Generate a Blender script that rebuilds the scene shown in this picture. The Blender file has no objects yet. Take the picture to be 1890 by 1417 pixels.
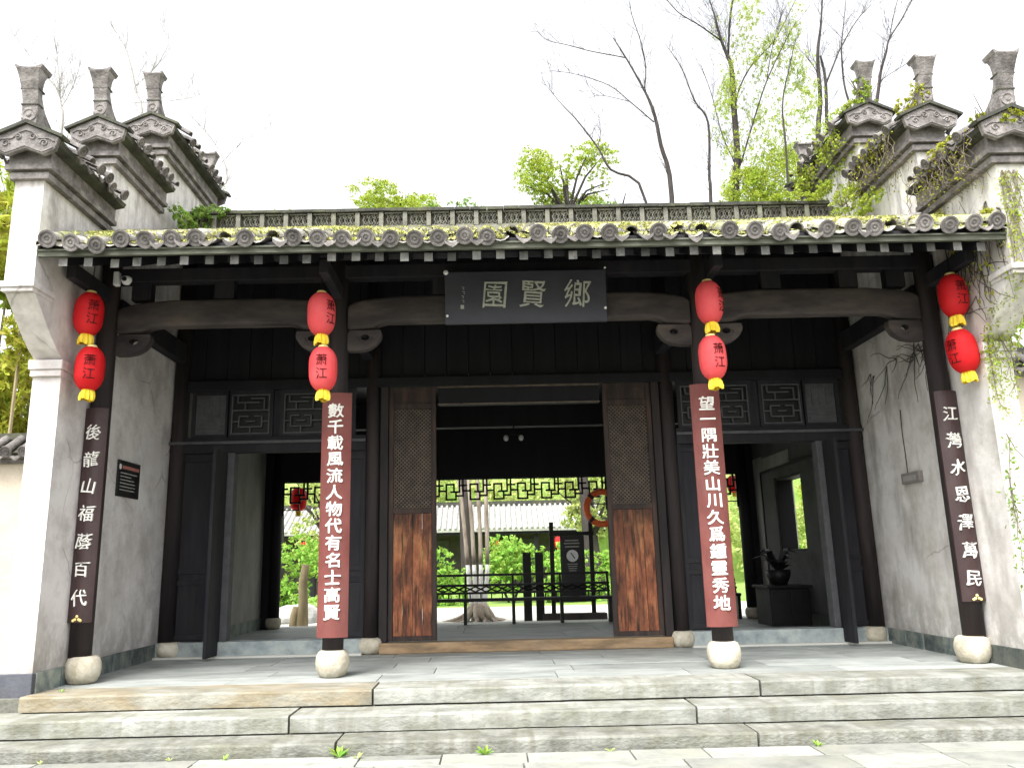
import bpy, bmesh, math, random, json
import numpy as np
from mathutils import Vector, Matrix
random.seed(7); rng = np.random.default_rng(7)
sc = bpy.context.scene
col = sc.collection
R = math.radians
# ------------------------------------------------------------ camera
cam_d = bpy.data.cameras.new('camera'); cam = bpy.data.objects.new('camera', cam_d); col.objects.link(cam)
sc.camera = cam
_p, _r, _yaw = 0.2169, 0.0218, 0.0103
_c, _s = math.cos(_yaw), math.sin(_yaw)
_Rt = Vector((_c, -_s, 0)); _Fh = Vector((_s, _c, 0)); _Z = Vector((0, 0, 1))
_F = _Fh*math.cos(_p)+_Z*math.sin(_p); _U = -_Fh*math.sin(_p)+_Z*math.cos(_p)
_R2 = _Rt*math.cos(_r)-_U*math.sin(_r); _U2 = _Rt*math.sin(_r)+_U*math.cos(_r)
M = Matrix((_R2, _U2, -_F)).transposed().to_4x4()
M.translation = Vector((-0.377, -9.012, 1.12))
cam.matrix_world = M
cam_d.sensor_width = 36; cam_d.lens = 36*1499.24/1890
cam_d.shift_x = (945-918.4)/1890; cam_d.clip_end = 2000; cam_d.clip_start = 0.1
# ------------------------------------------------------------ light
SUN_EL, SUN_AZ = R(58), R(205)      # azimuth clockwise from +Y; the sun stands behind the camera
w = bpy.data.worlds.new('World'); sc.world = w; w.use_nodes = True
nt = w.node_tree; nt.nodes.clear()
sky = nt.nodes.new('ShaderNodeTexSky'); sky.sky_type = 'NISHITA'; sky.sun_disc = False
sky.sun_elevation = SUN_EL; sky.sun_rotation = SUN_AZ; sky.dust_density = 4.0; sky.air_density = 1.0
hs = nt.nodes.new('ShaderNodeHueSaturation'); hs.inputs['Saturation'].default_value = 0.12
hs.inputs['Value'].default_value = 1.35
bg = nt.nodes.new('ShaderNodeBackground'); bg.inputs['Strength'].default_value = 0.15
ow = nt.nodes.new('ShaderNodeOutputWorld')
nt.links.new(sky.outputs[0], hs.inputs['Color']); nt.links.new(hs.outputs[0], bg.inputs['Color']); nt.links.new(bg.outputs[0], ow.inputs[0])
sd = bpy.data.lights.new('sun', 'SUN'); sd.energy = 1.5; sd.angle = R(25); sd.color = (1, .96, .9)
so = bpy.data.objects.new('sun', sd); col.objects.link(so)
_d = Vector((math.sin(SUN_AZ)*math.cos(SUN_EL), math.cos(SUN_AZ)*math.cos(SUN_EL), math.sin(SUN_EL)))
so.rotation_euler = _d.to_track_quat('Z', 'Y').to_euler(); so.location = (0, -20, 30)
sc.view_settings.view_transform = 'Standard'; sc.view_settings.look = 'None'
sc.view_settings.exposure = 1.38; sc.view_settings.gamma = 1.0; sc.view_settings.use_curve_mapping = False
try:
    sc.cycles.max_bounces = 8; sc.cycles.diffuse_bounces = 3; sc.cycles.transparent_max_bounces = 6
except Exception: pass

# ------------------------------------------------------------ materials
MATS = {}
def mat(name, ramp, scale=4.0, stretch=(1, 1, 1), rough=.75, bump=.2, bscale=30, rand=0.0, dirt=None, dscale=1.2,
        damt=.5, detail=8, spec=.3, island=0.0, translucent=0.0, up=None, streak=None, height_tint=None, crack=None):
    m = bpy.data.materials.new(name); m.use_nodes = True; n = m.node_tree; N = n.nodes; L = n.links
    b = N['Principled BSDF']; out = N['Material Output']
    geo = N.new('ShaderNodeNewGeometry')
    mp = N.new('ShaderNodeMapping'); mp.inputs['Scale'].default_value = stretch
    L.new(geo.outputs['Position'], mp.inputs['Vector'])
    vec = mp.outputs[0]
    oi = N.new('ShaderNodeObjectInfo')
    if rand or True:
        off = N.new('ShaderNodeVectorMath'); off.operation = 'ADD'
        sc_ = N.new('ShaderNodeVectorMath'); sc_.operation = 'SCALE'; sc_.inputs['Scale'].default_value = 7.0 if rand else 0.0
        cv = N.new('ShaderNodeCombineXYZ')
        for i in range(3): L.new(oi.outputs['Random'], cv.inputs[i])
        L.new(cv.outputs[0], sc_.inputs[0]); L.new(vec, off.inputs[0]); L.new(sc_.outputs[0], off.inputs[1]); vec = off.outputs[0]
    no = N.new('ShaderNodeTexNoise'); no.inputs['Scale'].default_value = scale; no.inputs['Detail'].default_value = detail
    no.inputs['Roughness'].default_value = .62
    L.new(vec, no.inputs['Vector'])
    cr = N.new('ShaderNodeValToRGB'); e = cr.color_ramp.elements
    k = len(ramp)
    for i, c in enumerate(ramp):
        pos = .3+.4*i/max(1, k-1)
        if i < 2: el = e[i]; el.position = pos
        else: el = e.new(pos)
        el.color = (*c, 1)
    if k == 1: e[1].color = (*ramp[0], 1)
    L.new(no.outputs[0], cr.inputs[0]); c = cr.outputs[0]
    def mixc(f, a, bb, mode='MIX'):
        x = N.new('ShaderNodeMix'); x.data_type = 'RGBA'; x.blend_type = mode
        if isinstance(f, float): x.inputs[0].default_value = f
        else: L.new(f, x.inputs[0])
        L.new(a, x.inputs[6])
        if isinstance(bb, tuple): x.inputs[7].default_value = (*bb, 1)
        else: L.new(bb, x.inputs[7])
        return x.outputs[2]
    def mr(v, a, b_, lo=0.0, hi=1.0):
        x = N.new('ShaderNodeMapRange'); x.inputs[1].default_value = a; x.inputs[2].default_value = b_
        x.inputs[3].default_value = lo; x.inputs[4].default_value = hi; L.new(v, x.inputs[0]); return x.outputs[0]
    if dirt:
        dn = N.new('ShaderNodeTexNoise'); dn.inputs['Scale'].default_value = dscale; dn.inputs['Detail'].default_value = 9
        dn.inputs['Roughness'].default_value = .7; L.new(vec, dn.inputs['Vector'])
        c = mixc(mr(dn.outputs[0], .45, .72, 0, damt), c, dirt)
    if streak:
        sm = N.new('ShaderNodeMapping'); sm.inputs['Scale'].default_value = streak[3]; L.new(geo.outputs['Position'], sm.inputs['Vector'])
        sn = N.new('ShaderNodeTexNoise'); sn.inputs['Scale'].default_value = streak[1]; sn.inputs['Detail'].default_value = 6
        L.new(sm.outputs[0], sn.inputs['Vector'])
        c = mixc(mr(sn.outputs[0], .5, .7, 0, streak[2]), c, streak[0])
    if height_tint:   # tint by height: moisture and grime near the ground, rain streaks under the copings
        dx = N.new('ShaderNodeSeparateXYZ'); L.new(geo.outputs['Position'], dx.inputs[0])
        for (za, zb, sc3, lo, hi, amt, colr) in height_tint:
            m3 = N.new('ShaderNodeMapping'); m3.inputs['Scale'].default_value = sc3; L.new(geo.outputs['Position'], m3.inputs['Vector'])
            n3 = N.new('ShaderNodeTexNoise'); n3.inputs['Scale'].default_value = 1.0; n3.inputs['Detail'].default_value = 9; n3.inputs['Roughness'].default_value = .7
            L.new(m3.outputs[0], n3.inputs['Vector'])
            mm = N.new('ShaderNodeMath'); mm.operation = 'MULTIPLY'
            L.new(mr(dx.outputs[2], za, zb), mm.inputs[0]); L.new(mr(n3.outputs[0], lo, hi, 0, amt), mm.inputs[1])
            c = mixc(mm.outputs[0], c, colr)
    if crack:
        vo = N.new('ShaderNodeTexVoronoi'); vo.feature = 'DISTANCE_TO_EDGE'; vo.inputs['Scale'].default_value = crack[0]
        dn2 = N.new('ShaderNodeTexNoise'); dn2.inputs['Scale'].default_value = 3; dn2.inputs['Detail'].default_value = 6; L.new(geo.outputs['Position'], dn2.inputs['Vector'])
        mxv = N.new('ShaderNodeMix'); mxv.data_type = 'RGBA'; mxv.inputs[0].default_value = .18
        L.new(geo.outputs['Position'], mxv.inputs[6]); L.new(dn2.outputs['Color'], mxv.inputs[7]); L.new(mxv.outputs[2], vo.inputs['Vector'])
        n4 = N.new('ShaderNodeTexNoise'); n4.inputs['Scale'].default_value = 1.1; L.new(geo.outputs['Position'], n4.inputs['Vector'])
        m4_ = N.new('ShaderNodeMath'); m4_.operation = 'MULTIPLY'
        L.new(mr(vo.outputs['Distance'], 0, .012, crack[1], 0), m4_.inputs[0]); L.new(mr(n4.outputs[0], .52, .62), m4_.inputs[1])
        c = mixc(m4_.outputs[0], c, (.08, .07, .065))
    if up:   # growth on faces that look up
        sx = N.new('ShaderNodeSeparateXYZ'); L.new(geo.outputs['Normal'], sx.inputs[0])
        un = N.new('ShaderNodeTexNoise'); un.inputs['Scale'].default_value = up[1]; un.inputs['Detail'].default_value = 8
        un.inputs['Roughness'].default_value = .75
        L.new(geo.outputs['Position'], un.inputs['Vector'])
        mu = N.new('ShaderNodeMath'); mu.operation = 'MULTIPLY'
        L.new(mr(sx.outputs[2], -.1, .6), mu.inputs[0]); L.new(mr(un.outputs[0], up[2], up[2]+.12), mu.inputs[1])
        c = mixc(mu.outputs[0], c, up[0])
    if rand:
        h = N.new('ShaderNodeHueSaturation'); L.new(mr(oi.outputs['Random'], 0, 1, 1-rand, 1+rand), h.inputs['Value'])
        L.new(c, h.inputs['Color']); c = h.outputs[0]
    if island:
        h = N.new('ShaderNodeHueSaturation'); L.new(mr(geo.outputs['Random Per Island'], 0, 1, 1-island, 1+island), h.inputs['Value'])
        L.new(mr(geo.outputs['Random Per Island'], 0, 1, .47, .52), h.inputs['Hue'])
        L.new(c, h.inputs['Color']); c = h.outputs[0]
    L.new(c, b.inputs['Base Color']); b.inputs['Roughness'].default_value = rough
    b.inputs['Specular IOR Level'].default_value = spec
    if bump:
        bn = N.new('ShaderNodeTexNoise'); bn.inputs['Scale'].default_value = bscale; bn.inputs['Detail'].default_value = 8
        L.new(vec, bn.inputs['Vector'])
        bp = N.new('ShaderNodeBump'); bp.inputs['Strength'].default_value = bump; bp.inputs['Distance'].default_value = .02
        L.new(bn.outputs[0], bp.inputs['Height']); L.new(bp.outputs[0], b.inputs['Normal'])
    if translucent:
        t = N.new('ShaderNodeBsdfTranslucent'); L.new(c, t.inputs['Color'])
        ms = N.new('ShaderNodeMixShader'); ms.inputs[0].default_value = translucent
        L.new(b.outputs[0], ms.inputs[1]); L.new(t.outputs[0], ms.inputs[2]); L.new(ms.outputs[0], out.inputs[0])
    MATS[name] = m; return m

def C3(*a): return tuple(a)
mat('plaster', [(.58, .535, .52), (.71, .675, .66), (.81, .79, .775)], 1.3, rough=.9, bump=.25, bscale=18, dirt=(.30, .265, .255), dscale=2.0, damt=.75,
    streak=((.80, .79, .77), 1.6, .35, (1.6, 1.6, .55)), height_tint=[(.95, .1, (4, 4, 2.6), .36, .58, .85, (.26, .245, .22)), (3.4, 4.6, (6, 6, 1.6), .50, .66, .6, (.22, .20, .19)), (4.3, 5.2, (7, 7, .9), .52, .72, .5, (.24, .22, .205)), (3.2, 4.4, (4, 4, 1.2), .52, .7, .45, (.25, .22, .21))], crack=(.9, .45))
mat('plaster_mossy', [(.58, .545, .525), (.71, .685, .66), (.81, .79, .755)], 1.2, rough=.9, bump=.3, bscale=18, dirt=(.30, .275, .21), dscale=1.5, damt=.7,
    streak=((.20, .18, .16), 1.8, .55, (2.2, 2.2, .6)), height_tint=[(.95, .1, (4, 4, 2.6), .36, .58, .85, (.26, .245, .22)), (3.4, 4.6, (6, 6, 1.6), .50, .66, .6, (.22, .20, .19)), (4.3, 5.2, (7, 7, .9), .52, .72, .5, (.24, .22, .205)), (3.2, 4.4, (4, 4, 1.2), .52, .7, .45, (.25, .22, .21))], crack=(.9, .45))
mat('cornice', [(.10, .092, .088), (.225, .205, .198), (.34, .32, .31)], 7, rough=.9, bump=.6, bscale=35, dirt=(.055, .05, .045), dscale=5, damt=.8, rand=.08)
mat('tile', [(.20, .19, .18), (.34, .32, .30), (.44, .42, .39)], 6, rough=.85, bump=.35, bscale=40, rand=.25, dirt=(.10, .10, .08), dscale=5, damt=.7,
    up=((.30, .32, .13), 2.2, .47))
mat('far_tile', [(.24, .24, .22), (.42, .42, .39)], 5, rough=.9, bump=.3)
mat('tile_end', [(.085, .078, .075), (.17, .155, .15), (.26, .24, .23)], 10, rough=.85, bump=.35, bscale=60, rand=.25, dirt=(.07, .07, .06), dscale=8, damt=.6)
mat('ridge_stone', [(.09, .088, .072), (.17, .165, .14), (.24, .235, .20)], 6, rough=.9, bump=.4, bscale=30, rand=.15, dirt=(.12, .13, .07), dscale=3, damt=.6)
mat('ridge_dark', [(.03, .03, .027), (.07, .07, .06)], 8, rough=.9, bump=.4, dirt=(.16, .17, .09), dscale=3, damt=.5)
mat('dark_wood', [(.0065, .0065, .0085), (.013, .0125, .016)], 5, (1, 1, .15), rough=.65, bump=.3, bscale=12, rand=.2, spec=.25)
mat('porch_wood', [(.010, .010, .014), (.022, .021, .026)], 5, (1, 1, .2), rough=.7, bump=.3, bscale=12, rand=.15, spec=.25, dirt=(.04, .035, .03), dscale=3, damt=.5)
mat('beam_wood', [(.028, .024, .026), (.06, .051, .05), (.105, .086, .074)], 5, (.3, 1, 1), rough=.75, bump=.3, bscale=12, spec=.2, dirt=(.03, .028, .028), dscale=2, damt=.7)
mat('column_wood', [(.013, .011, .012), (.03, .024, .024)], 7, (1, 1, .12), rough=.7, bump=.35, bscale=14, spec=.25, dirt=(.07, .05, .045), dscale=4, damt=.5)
mat('rafter_end', [(.05, .05, .05), (.17, .165, .15)], 9, rough=.85, bump=.2, rand=.6, dirt=(.05, .05, .05), dscale=6, damt=.6)
mat('eave_board', [(.06, .065, .05), (.15, .155, .12)], 6, (.4, 1, 1), rough=.85, bump=.3, dirt=(.05, .05, .04), dscale=4, damt=.6)
mat('door_wood', [(.03, .014, .011), (.28, .095, .045), (.56, .25, .11)], 2.4, (2.0, 2.0, .8), rough=.7, bump=.6, bscale=20, rand=.1, dirt=(.025, .017, .014), dscale=3, damt=.85,
    streak=((.022, .015, .012), 8, .9, (5, 5, .35)), height_tint=[(1.2, 1.8, (4, 4, 3), .3, .6, .85, (.02, .015, .013))])  # planks darken towards their top
mat('door_frame', [(.018, .014, .013), (.042, .028, .024), (.085, .05, .035)], 4, (2, 2, .3), rough=.7, bump=.4, bscale=20, dirt=(.02, .017, .017), dscale=3, damt=.8)
mat('threshold_wood', [(.13, .09, .055), (.33, .22, .12), (.43, .31, .19)], 4, (.4, 2, 2), rough=.75, bump=.5, bscale=20, dirt=(.06, .055, .045), dscale=1.5, damt=.85)
mat('lattice_wood', [(.06, .047, .038), (.16, .12, .09)], 8, rough=.75, bump=.2)
mat('fret_wood', [(.055, .055, .06), (.095, .095, .10)], 8, rough=.75, bump=.2)
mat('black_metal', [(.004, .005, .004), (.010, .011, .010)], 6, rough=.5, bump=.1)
mat('step_stone', [(.15, .155, .135), (.255, .26, .235), (.335, .34, .31)], 5, (.6, 1, 1), rough=.88, bump=.55, bscale=28, rand=.07, dirt=(.12, .12, .07), dscale=2.4, damt=.8,
    streak=((.15, .145, .11), 1.5, .6, (7, 1, .8)))
mat('step_stone_rust', [(.15, .145, .12), (.25, .245, .205), (.33, .325, .28)], 5, (.6, 1, 1), rough=.88, bump=.55, bscale=28, dirt=(.26, .17, .055), dscale=1.3, damt=.85,
    streak=((.18, .15, .09), 2.2, .75, (1.2, 4, 6)))
mat('riser_stone', [(.10, .102, .088), (.20, .203, .18), (.29, .293, .265)], 6, (.8, 1, 1.4), rough=.9, bump=.6, bscale=30, dirt=(.13, .13, .085), dscale=2.5, damt=.8, streak=((.12, .115, .085), 1.6, .6, (8, 1, .8)))
mat('floor_stone', [(.21, .225, .215), (.31, .33, .315), (.38, .40, .38)], 3, (.7, 1.6, 1), rough=.6, bump=.35, bscale=24, rand=.16, dirt=(.17, .19, .17), dscale=2, damt=.6, spec=.5)
mat('plaza_stone', [(.19, .195, .175), (.27, .275, .25), (.335, .34, .31)], 4, rough=.85, bump=.4, bscale=26, rand=.22, dirt=(.24, .24, .17), dscale=2, damt=.6)
mat('joint_mortar', [(.10, .10, .085), (.18, .18, .15)], 20, rough=.95, bump=.4)
mat('dado_stone', [(.045, .06, .06), (.11, .135, .13), (.19, .21, .195)], 5, rough=.6, bump=.4, bscale=30, rand=.65, dirt=(.24, .25, .19), dscale=5, damt=.7, spec=.45)
mat('slate', [(.055, .058, .072), (.10, .105, .125)], 4, rough=.6, bump=.3, dirt=(.16, .16, .16), dscale=3, damt=.4)
mat('sill_stone', [(.14, .17, .175), (.25, .29, .29), (.36, .39, .37)], 5, rough=.6, bump=.4, bscale=30, rand=.12, dirt=(.42, .44, .41), dscale=4, damt=.6, spec=.45)
mat('drum_stone', [(.38, .34, .26), (.54, .50, .40), (.64, .60, .50)], 5, rough=.85, bump=.45, bscale=40, rand=.1, dirt=(.24, .20, .13), dscale=4, damt=.7, height_tint=[(.10, .0, (6, 6, 6), .35, .6, .8, (.16, .14, .09))])
mat('lantern_red', [(.72, .012, .018), (.82, .03, .035)], 3, rough=.6, bump=.25, bscale=8, rand=.08, translucent=.35)
mat('lantern_faded', [(.86, .09, .10), (.92, .16, .17)], 3, rough=.6, bump=.25, bscale=8, rand=.06, translucent=.35)
mat('tassel_yellow', [(.80, .52, .02), (.9, .72, .08)], 14, rough=.7, bump=.3, bscale=30)
mat('gold_cap', [(.75, .55, .12), (.9, .78, .4)], 14, rough=.4, bump=.1)
mat('couplet_red', [(.125, .033, .028), (.165, .048, .041), (.20, .062, .053)], 5, (1, 1, .6), rough=.7, bump=.15, dirt=(.13, .065, .058), dscale=3, damt=.5, spec=.3)
mat('couplet_dark', [(.028, .014, .014), (.05, .026, .026)], 5, (1, 1, .5), rough=.5, bump=.15, dirt=(.075, .05, .05), dscale=3, damt=.5, spec=.4)
mat('char_white', [(.72, .70, .64), (.85, .84, .80)], 20, rough=.8, bump=.1)
mat('char_grey', [(.30, .31, .27), (.50, .50, .44)], 30, rough=.8, bump=.1)
mat('char_black', [(.04, .004, .006), (.09, .008, .01)], 20, rough=.8, bump=0)
mat('plaque_board', [(.030, .031, .042), (.045, .046, .058)], 4, (.5, 1, 1), rough=.5, bump=.15, spec=.4)
mat('white_paint', [(.75, .75, .75), (.85, .85, .85)], 8, rough=.5, bump=0)
mat('sign_black', [(.012, .012, .013), (.03, .03, .03)], 6, rough=.4, bump=.05)
mat('sign_text', [(.28, .28, .27), (.42, .42, .40)], 30, rough=.8, bump=0)
mat('sign_head', [(.35, .12, .10), (.45, .2, .17)], 30, rough=.8, bump=0)
mat('conduit', [(.28, .26, .25), (.36, .34, .33)], 10, rough=.7, bump=.1)
mat('box_grey', [(.17, .155, .145), (.26, .24, .225)], 10, rough=.7, bump=.2)
mat('lifebuoy', [(.85, .13, .03), (.9, .2, .06)], 10, rough=.5, bump=.05)
mat('bark', [(.028, .023, .022), (.065, .055, .05)], 6, (1, 1, .3), rough=.9, bump=.6, bscale=20)
mat('bark_pale', [(.26, .24, .22), (.38, .36, .33)], 6, (1, 1, .3), rough=.9, bump=.4, bscale=20)
mat('bark_garden', [(.15, .12, .09), (.34, .29, .23), (.44, .39, .32)], 5, (1, 1, .3), rough=.9, bump=.6, bscale=20)
mat('lime_wash', [(.62, .61, .58), (.8, .8, .77)], 6, rough=.9, bump=.3)
mat('vine_stem', [(.13, .105, .085), (.26, .22, .18)], 8, rough=.9, bump=.3)
mat('root_trace', [(.05, .042, .038), (.12, .10, .09)], 8, rough=.9, bump=.2)
mat('leaf_fresh', [(.27, .37, .04), (.46, .54, .08)], 1.5, rough=.6, bump=0, island=.35, translucent=.45)
mat('leaf_mid', [(.15, .28, .05), (.30, .44, .09)], 1.2, rough=.6, bump=0, island=.35, translucent=.45)
mat('leaf_pale', [(.36, .45, .13), (.58, .64, .25)], 1.2, rough=.6, bump=0, island=.3, translucent=.45)
mat('leaf_shrub', [(.20, .40, .06), (.38, .58, .11)], 1.6, rough=.6, bump=0, island=.35, translucent=.4)
mat('leaf_yellow', [(.30, .34, .03), (.46, .47, .06)], 1.5, rough=.6, bump=0, island=.3, translucent=.4)
mat('moss', [(.20, .22, .055), (.42, .43, .14), (.60, .60, .27)], 2.5, rough=.95, bump=0, island=.3)
mat('ground', [(.09, .10, .05), (.16, .16, .09)], 1.5, rough=.95, bump=.5)
mat('lawn', [(.14, .24, .05), (.26, .38, .09)], 1.5, rough=.95, bump=.5)
mat('garden_paving', [(.46, .46, .42), (.58, .58, .54)], 2, rough=.9, bump=.3, dirt=(.4, .4, .3), dscale=1, damt=.4)
mat('beige_wall', [(.46, .40, .32), (.60, .54, .45)], 2, rough=.9, bump=.3, dirt=(.35, .27, .2), dscale=2, damt=.5)
mat('corridor_wall', [(.05, .04, .04), (.09, .08, .075)], 3, rough=.9, bump=.2)
mat('hall_shade_plaster', [(.20, .19, .175), (.32, .31, .29)], 1.5, (1, 1, .5), rough=.9, bump=.2, dirt=(.12, .115, .11), dscale=2, damt=.6)  # white wall plaster greyed to imitate the shade inside the hall
mat('hall_shade_grey', [(.05, .05, .05), (.10, .10, .10)], 2, rough=.9, bump=.2, dirt=(.08, .08, .08), dscale=2, damt=.6)  # deeper grey for the right hall side, shade put into the colour
mat('post_wood', [(.20, .16, .09), (.34, .28, .17)], 5, (1, 1, .3), rough=.9, bump=.5)
mat('rock', [(.30, .30, .28), (.52, .52, .5)], 3, rough=.9, bump=.6, bscale=10)
mat('lamp_glass', [(.5, .5, .5), (.6, .6, .6)], 3, rough=.3, bump=0)

# ------------------------------------------------------------ mesh helpers
class MB:
    def __init__(s): s.v = []; s.f = []
    def add(s, vs, fs):
        o = len(s.v); s.v += [tuple(v) for v in vs]; s.f += [tuple(i+o for i in f) for f in fs]; return s
    def box(s, x0, x1, y0, y1, z0, z1):
        return s.add([(x0, y0, z0), (x1, y0, z0), (x1, y1, z0), (x0, y1, z0), (x0, y0, z1), (x1, y0, z1), (x1, y1, z1), (x0, y1, z1)],
                     [(0, 3, 2, 1), (4, 5, 6, 7), (0, 1, 5, 4), (1, 2, 6, 5), (2, 3, 7, 6), (3, 0, 4, 7)])
    def prism(s, poly, axis, a, b):
        """poly of 2D points: axis 'X' -> (y,z), 'Y' -> (x,z), 'Z' -> (x,y)"""
        n = len(poly)
        def P(p, t): return {'X': (t, p[0], p[1]), 'Y': (p[0], t, p[1]), 'Z': (p[0], p[1], t)}[axis]
        vs = [P(p, a) for p in poly]+[P(p, b) for p in poly]
        return s.add(vs, [tuple(range(n)), tuple(range(2*n-1, n-1, -1))]+[(i, i+n, (i+1) % n+n, (i+1) % n) for i in range(n)])
    def tube(s, pts, rad, n=8, cap=True):
        pts = [Vector(p) for p in pts]; k = len(pts)
        if not isinstance(rad, (list, tuple)): rad = [rad]*k
        vs = []; ref = None
        for i, p in enumerate(pts):
            d = (pts[min(i+1, k-1)]-pts[max(i-1, 0)])
            if d.length < 1e-9: d = Vector((0, 0, 1))
            d.normalize()
            if ref is None: ref = Vector((1, 0, 0)) if abs(d.x) < .8 else Vector((0, 1, 0))
            a = (ref-d*ref.dot(d)); a.normalize(); ref = a; b = d.cross(a)
            for j in range(n):
                t = 2*math.pi*j/n; vs.append(p+(a*math.cos(t)+b*math.sin(t))*rad[i])
        fs = [(i*n+j, i*n+(j+1) % n, (i+1)*n+(j+1) % n, (i+1)*n+j) for i in range(k-1) for j in range(n)]
        if cap: fs += [tuple(range(n-1, -1, -1)), tuple(range((k-1)*n, k*n))]
        return s.add(vs, fs)
    def lathe(s, prof, c, n=20, axis='Z'):
        """prof: (r, h) list; axis 'Z' or 'Y' (h runs to -Y)"""
        vs = []; k = len(prof)
        for r_, h_ in prof:
            for j in range(n):
                t = 2*math.pi*j/n
                if axis == 'Z': vs.append((c[0]+r_*math.cos(t), c[1]+r_*math.sin(t), c[2]+h_))
                else: vs.append((c[0]+r_*math.cos(t), c[1]-h_, c[2]+r_*math.sin(t)))
        fs = [(i*n+j, i*n+(j+1) % n, (i+1)*n+(j+1) % n, (i+1)*n+j) for i in range(k-1) for j in range(n)]
        fs += [tuple(range(n-1, -1, -1)), tuple(range((k-1)*n, k*n))]
        return s.add(vs, fs)
W = {}
def mesh_of(mb, m, origin=(0, 0, 0), smooth=False, name='mesh'):
    me = bpy.data.meshes.new(name)
    ox, oy, oz = origin
    me.from_pydata([(a-ox, b-oy, c-oz) for a, b, c in mb.v], [], mb.f)
    bm = bmesh.new(); bm.from_mesh(me); bmesh.ops.recalc_face_normals(bm, faces=bm.faces[:]); bm.to_mesh(me); bm.free()
    if m: me.materials.append(MATS[m])
    if smooth: me.polygons.foreach_set('use_smooth', [True]*len(me.polygons))
    return me
def tag(o, label=None, cat=None, group=None, kind=None):
    if label: o['label'] = label
    if cat: o['category'] = cat
    if group: o['group'] = group
    if kind: o['kind'] = kind
    return o
def empty(name, loc, parent=None, **k):
    o = bpy.data.objects.new(name, None); col.objects.link(o); o.empty_display_size = .2
    W[o] = Vector(loc)
    if parent: o.parent = parent; o.location = Vector(loc)-W[parent]
    else: o.location = loc
    return tag(o, **k)
def part(name, mb, m, parent=None, origin=None, bevel=0, smooth=False, **k):
    if origin is None: origin = tuple(W[parent]) if parent else (0, 0, 0)
    me = mesh_of(mb, m, origin, smooth, name)
    return inst(name, me, parent, origin, bevel=bevel, **k)
def inst(name, me, parent=None, loc=(0, 0, 0), rot=(0, 0, 0), scale=(1, 1, 1), bevel=0, **k):
    o = bpy.data.objects.new(name, me); col.objects.link(o); W[o] = Vector(loc)
    if parent: o.parent = parent; o.location = Vector(loc)-W[parent]
    else: o.location = loc
    o.rotation_euler = rot; o.scale = scale
    if bevel:
        bv = o.modifiers.new('bevel', 'BEVEL'); bv.width = bevel; bv.segments = 2; bv.limit_method = 'ANGLE'
    return tag(o, **k)
def U(a, b): return random.uniform(a, b)
def quads(name, P, A, B, m, parent=None, **k):
    """rhombic leaves: centres P, half axes A and B"""
    n = len(P); V = np.empty((n, 4, 3)); V[:, 0] = P-A; V[:, 1] = P+B; V[:, 2] = P+A; V[:, 3] = P-B
    V[:, 1] -= A*.15; V[:, 3] -= A*.15
    V = V.reshape(-1, 3); loc = Vector((0, 0, 0))
    if parent: V = V-np.array(W[parent])
    me = bpy.data.meshes.new(name); me.vertices.add(4*n); me.vertices.foreach_set('co', V.ravel())
    me.loops.add(4*n); me.loops.foreach_set('vertex_index', np.arange(4*n, dtype=np.int32))
    me.polygons.add(n); me.polygons.foreach_set('loop_start', np.arange(0, 4*n, 4, dtype=np.int32))
    me.polygons.foreach_set('loop_total', np.full(n, 4, dtype=np.int32)); me.update(); me.validate()
    me.materials.append(MATS[m])
    o = bpy.data.objects.new(name, me); col.objects.link(o); W[o] = Vector(W[parent]) if parent else Vector()
    if parent: o.parent = parent
    return tag(o, **k)
def leaf_axes(n, size, flat=0.0):
    a = rng.normal(size=(n, 3)); a[:, 2] *= (1-flat); a /= np.linalg.norm(a, axis=1)[:, None]
    t = rng.normal(size=(n, 3)); b = np.cross(a, t); b /= np.linalg.norm(b, axis=1)[:, None]
    s = size*rng.uniform(.6, 1.3, (n, 1))
    return a*s, b*s*.5
def cloud(clumps, n):
    """points through several ellipsoid clumps, denser toward their skins, broken into small tufts"""
    vol = np.array([c[1][0]*c[1][1]*c[1][2] for c in clumps])**.7; pr = vol/vol.sum()
    nt_ = max(8, n//14); idx = rng.choice(len(clumps), nt_, p=pr)
    C = np.array([c[0] for c in clumps], float)[idx]; Rr = np.array([c[1] for c in clumps], float)[idx]
    d = rng.normal(size=(nt_, 3)); d /= np.linalg.norm(d, axis=1)[:, None]
    r_ = rng.uniform(.25, 1.0, (nt_, 1))**.45
    T = C+d*r_*Rr; pick = rng.integers(0, nt_, n)
    return T[pick]+rng.normal(size=(n, 3))*Rr[pick]*.07
def clumps_in(c, r, k, s=.45):
    out = []
    for i in range(k):
        d = Vector((U(-1, 1), U(-1, 1), U(-1, 1)))
        if d.length > 1: d.normalize()
        q = s*U(.7, 1.3); out.append(((c[0]+d.x*r[0]*.75, c[1]+d.y*r[1]*.75, c[2]+d.z*r[2]*.75), (r[0]*q, r[1]*q, r[2]*q)))
    return out
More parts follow.
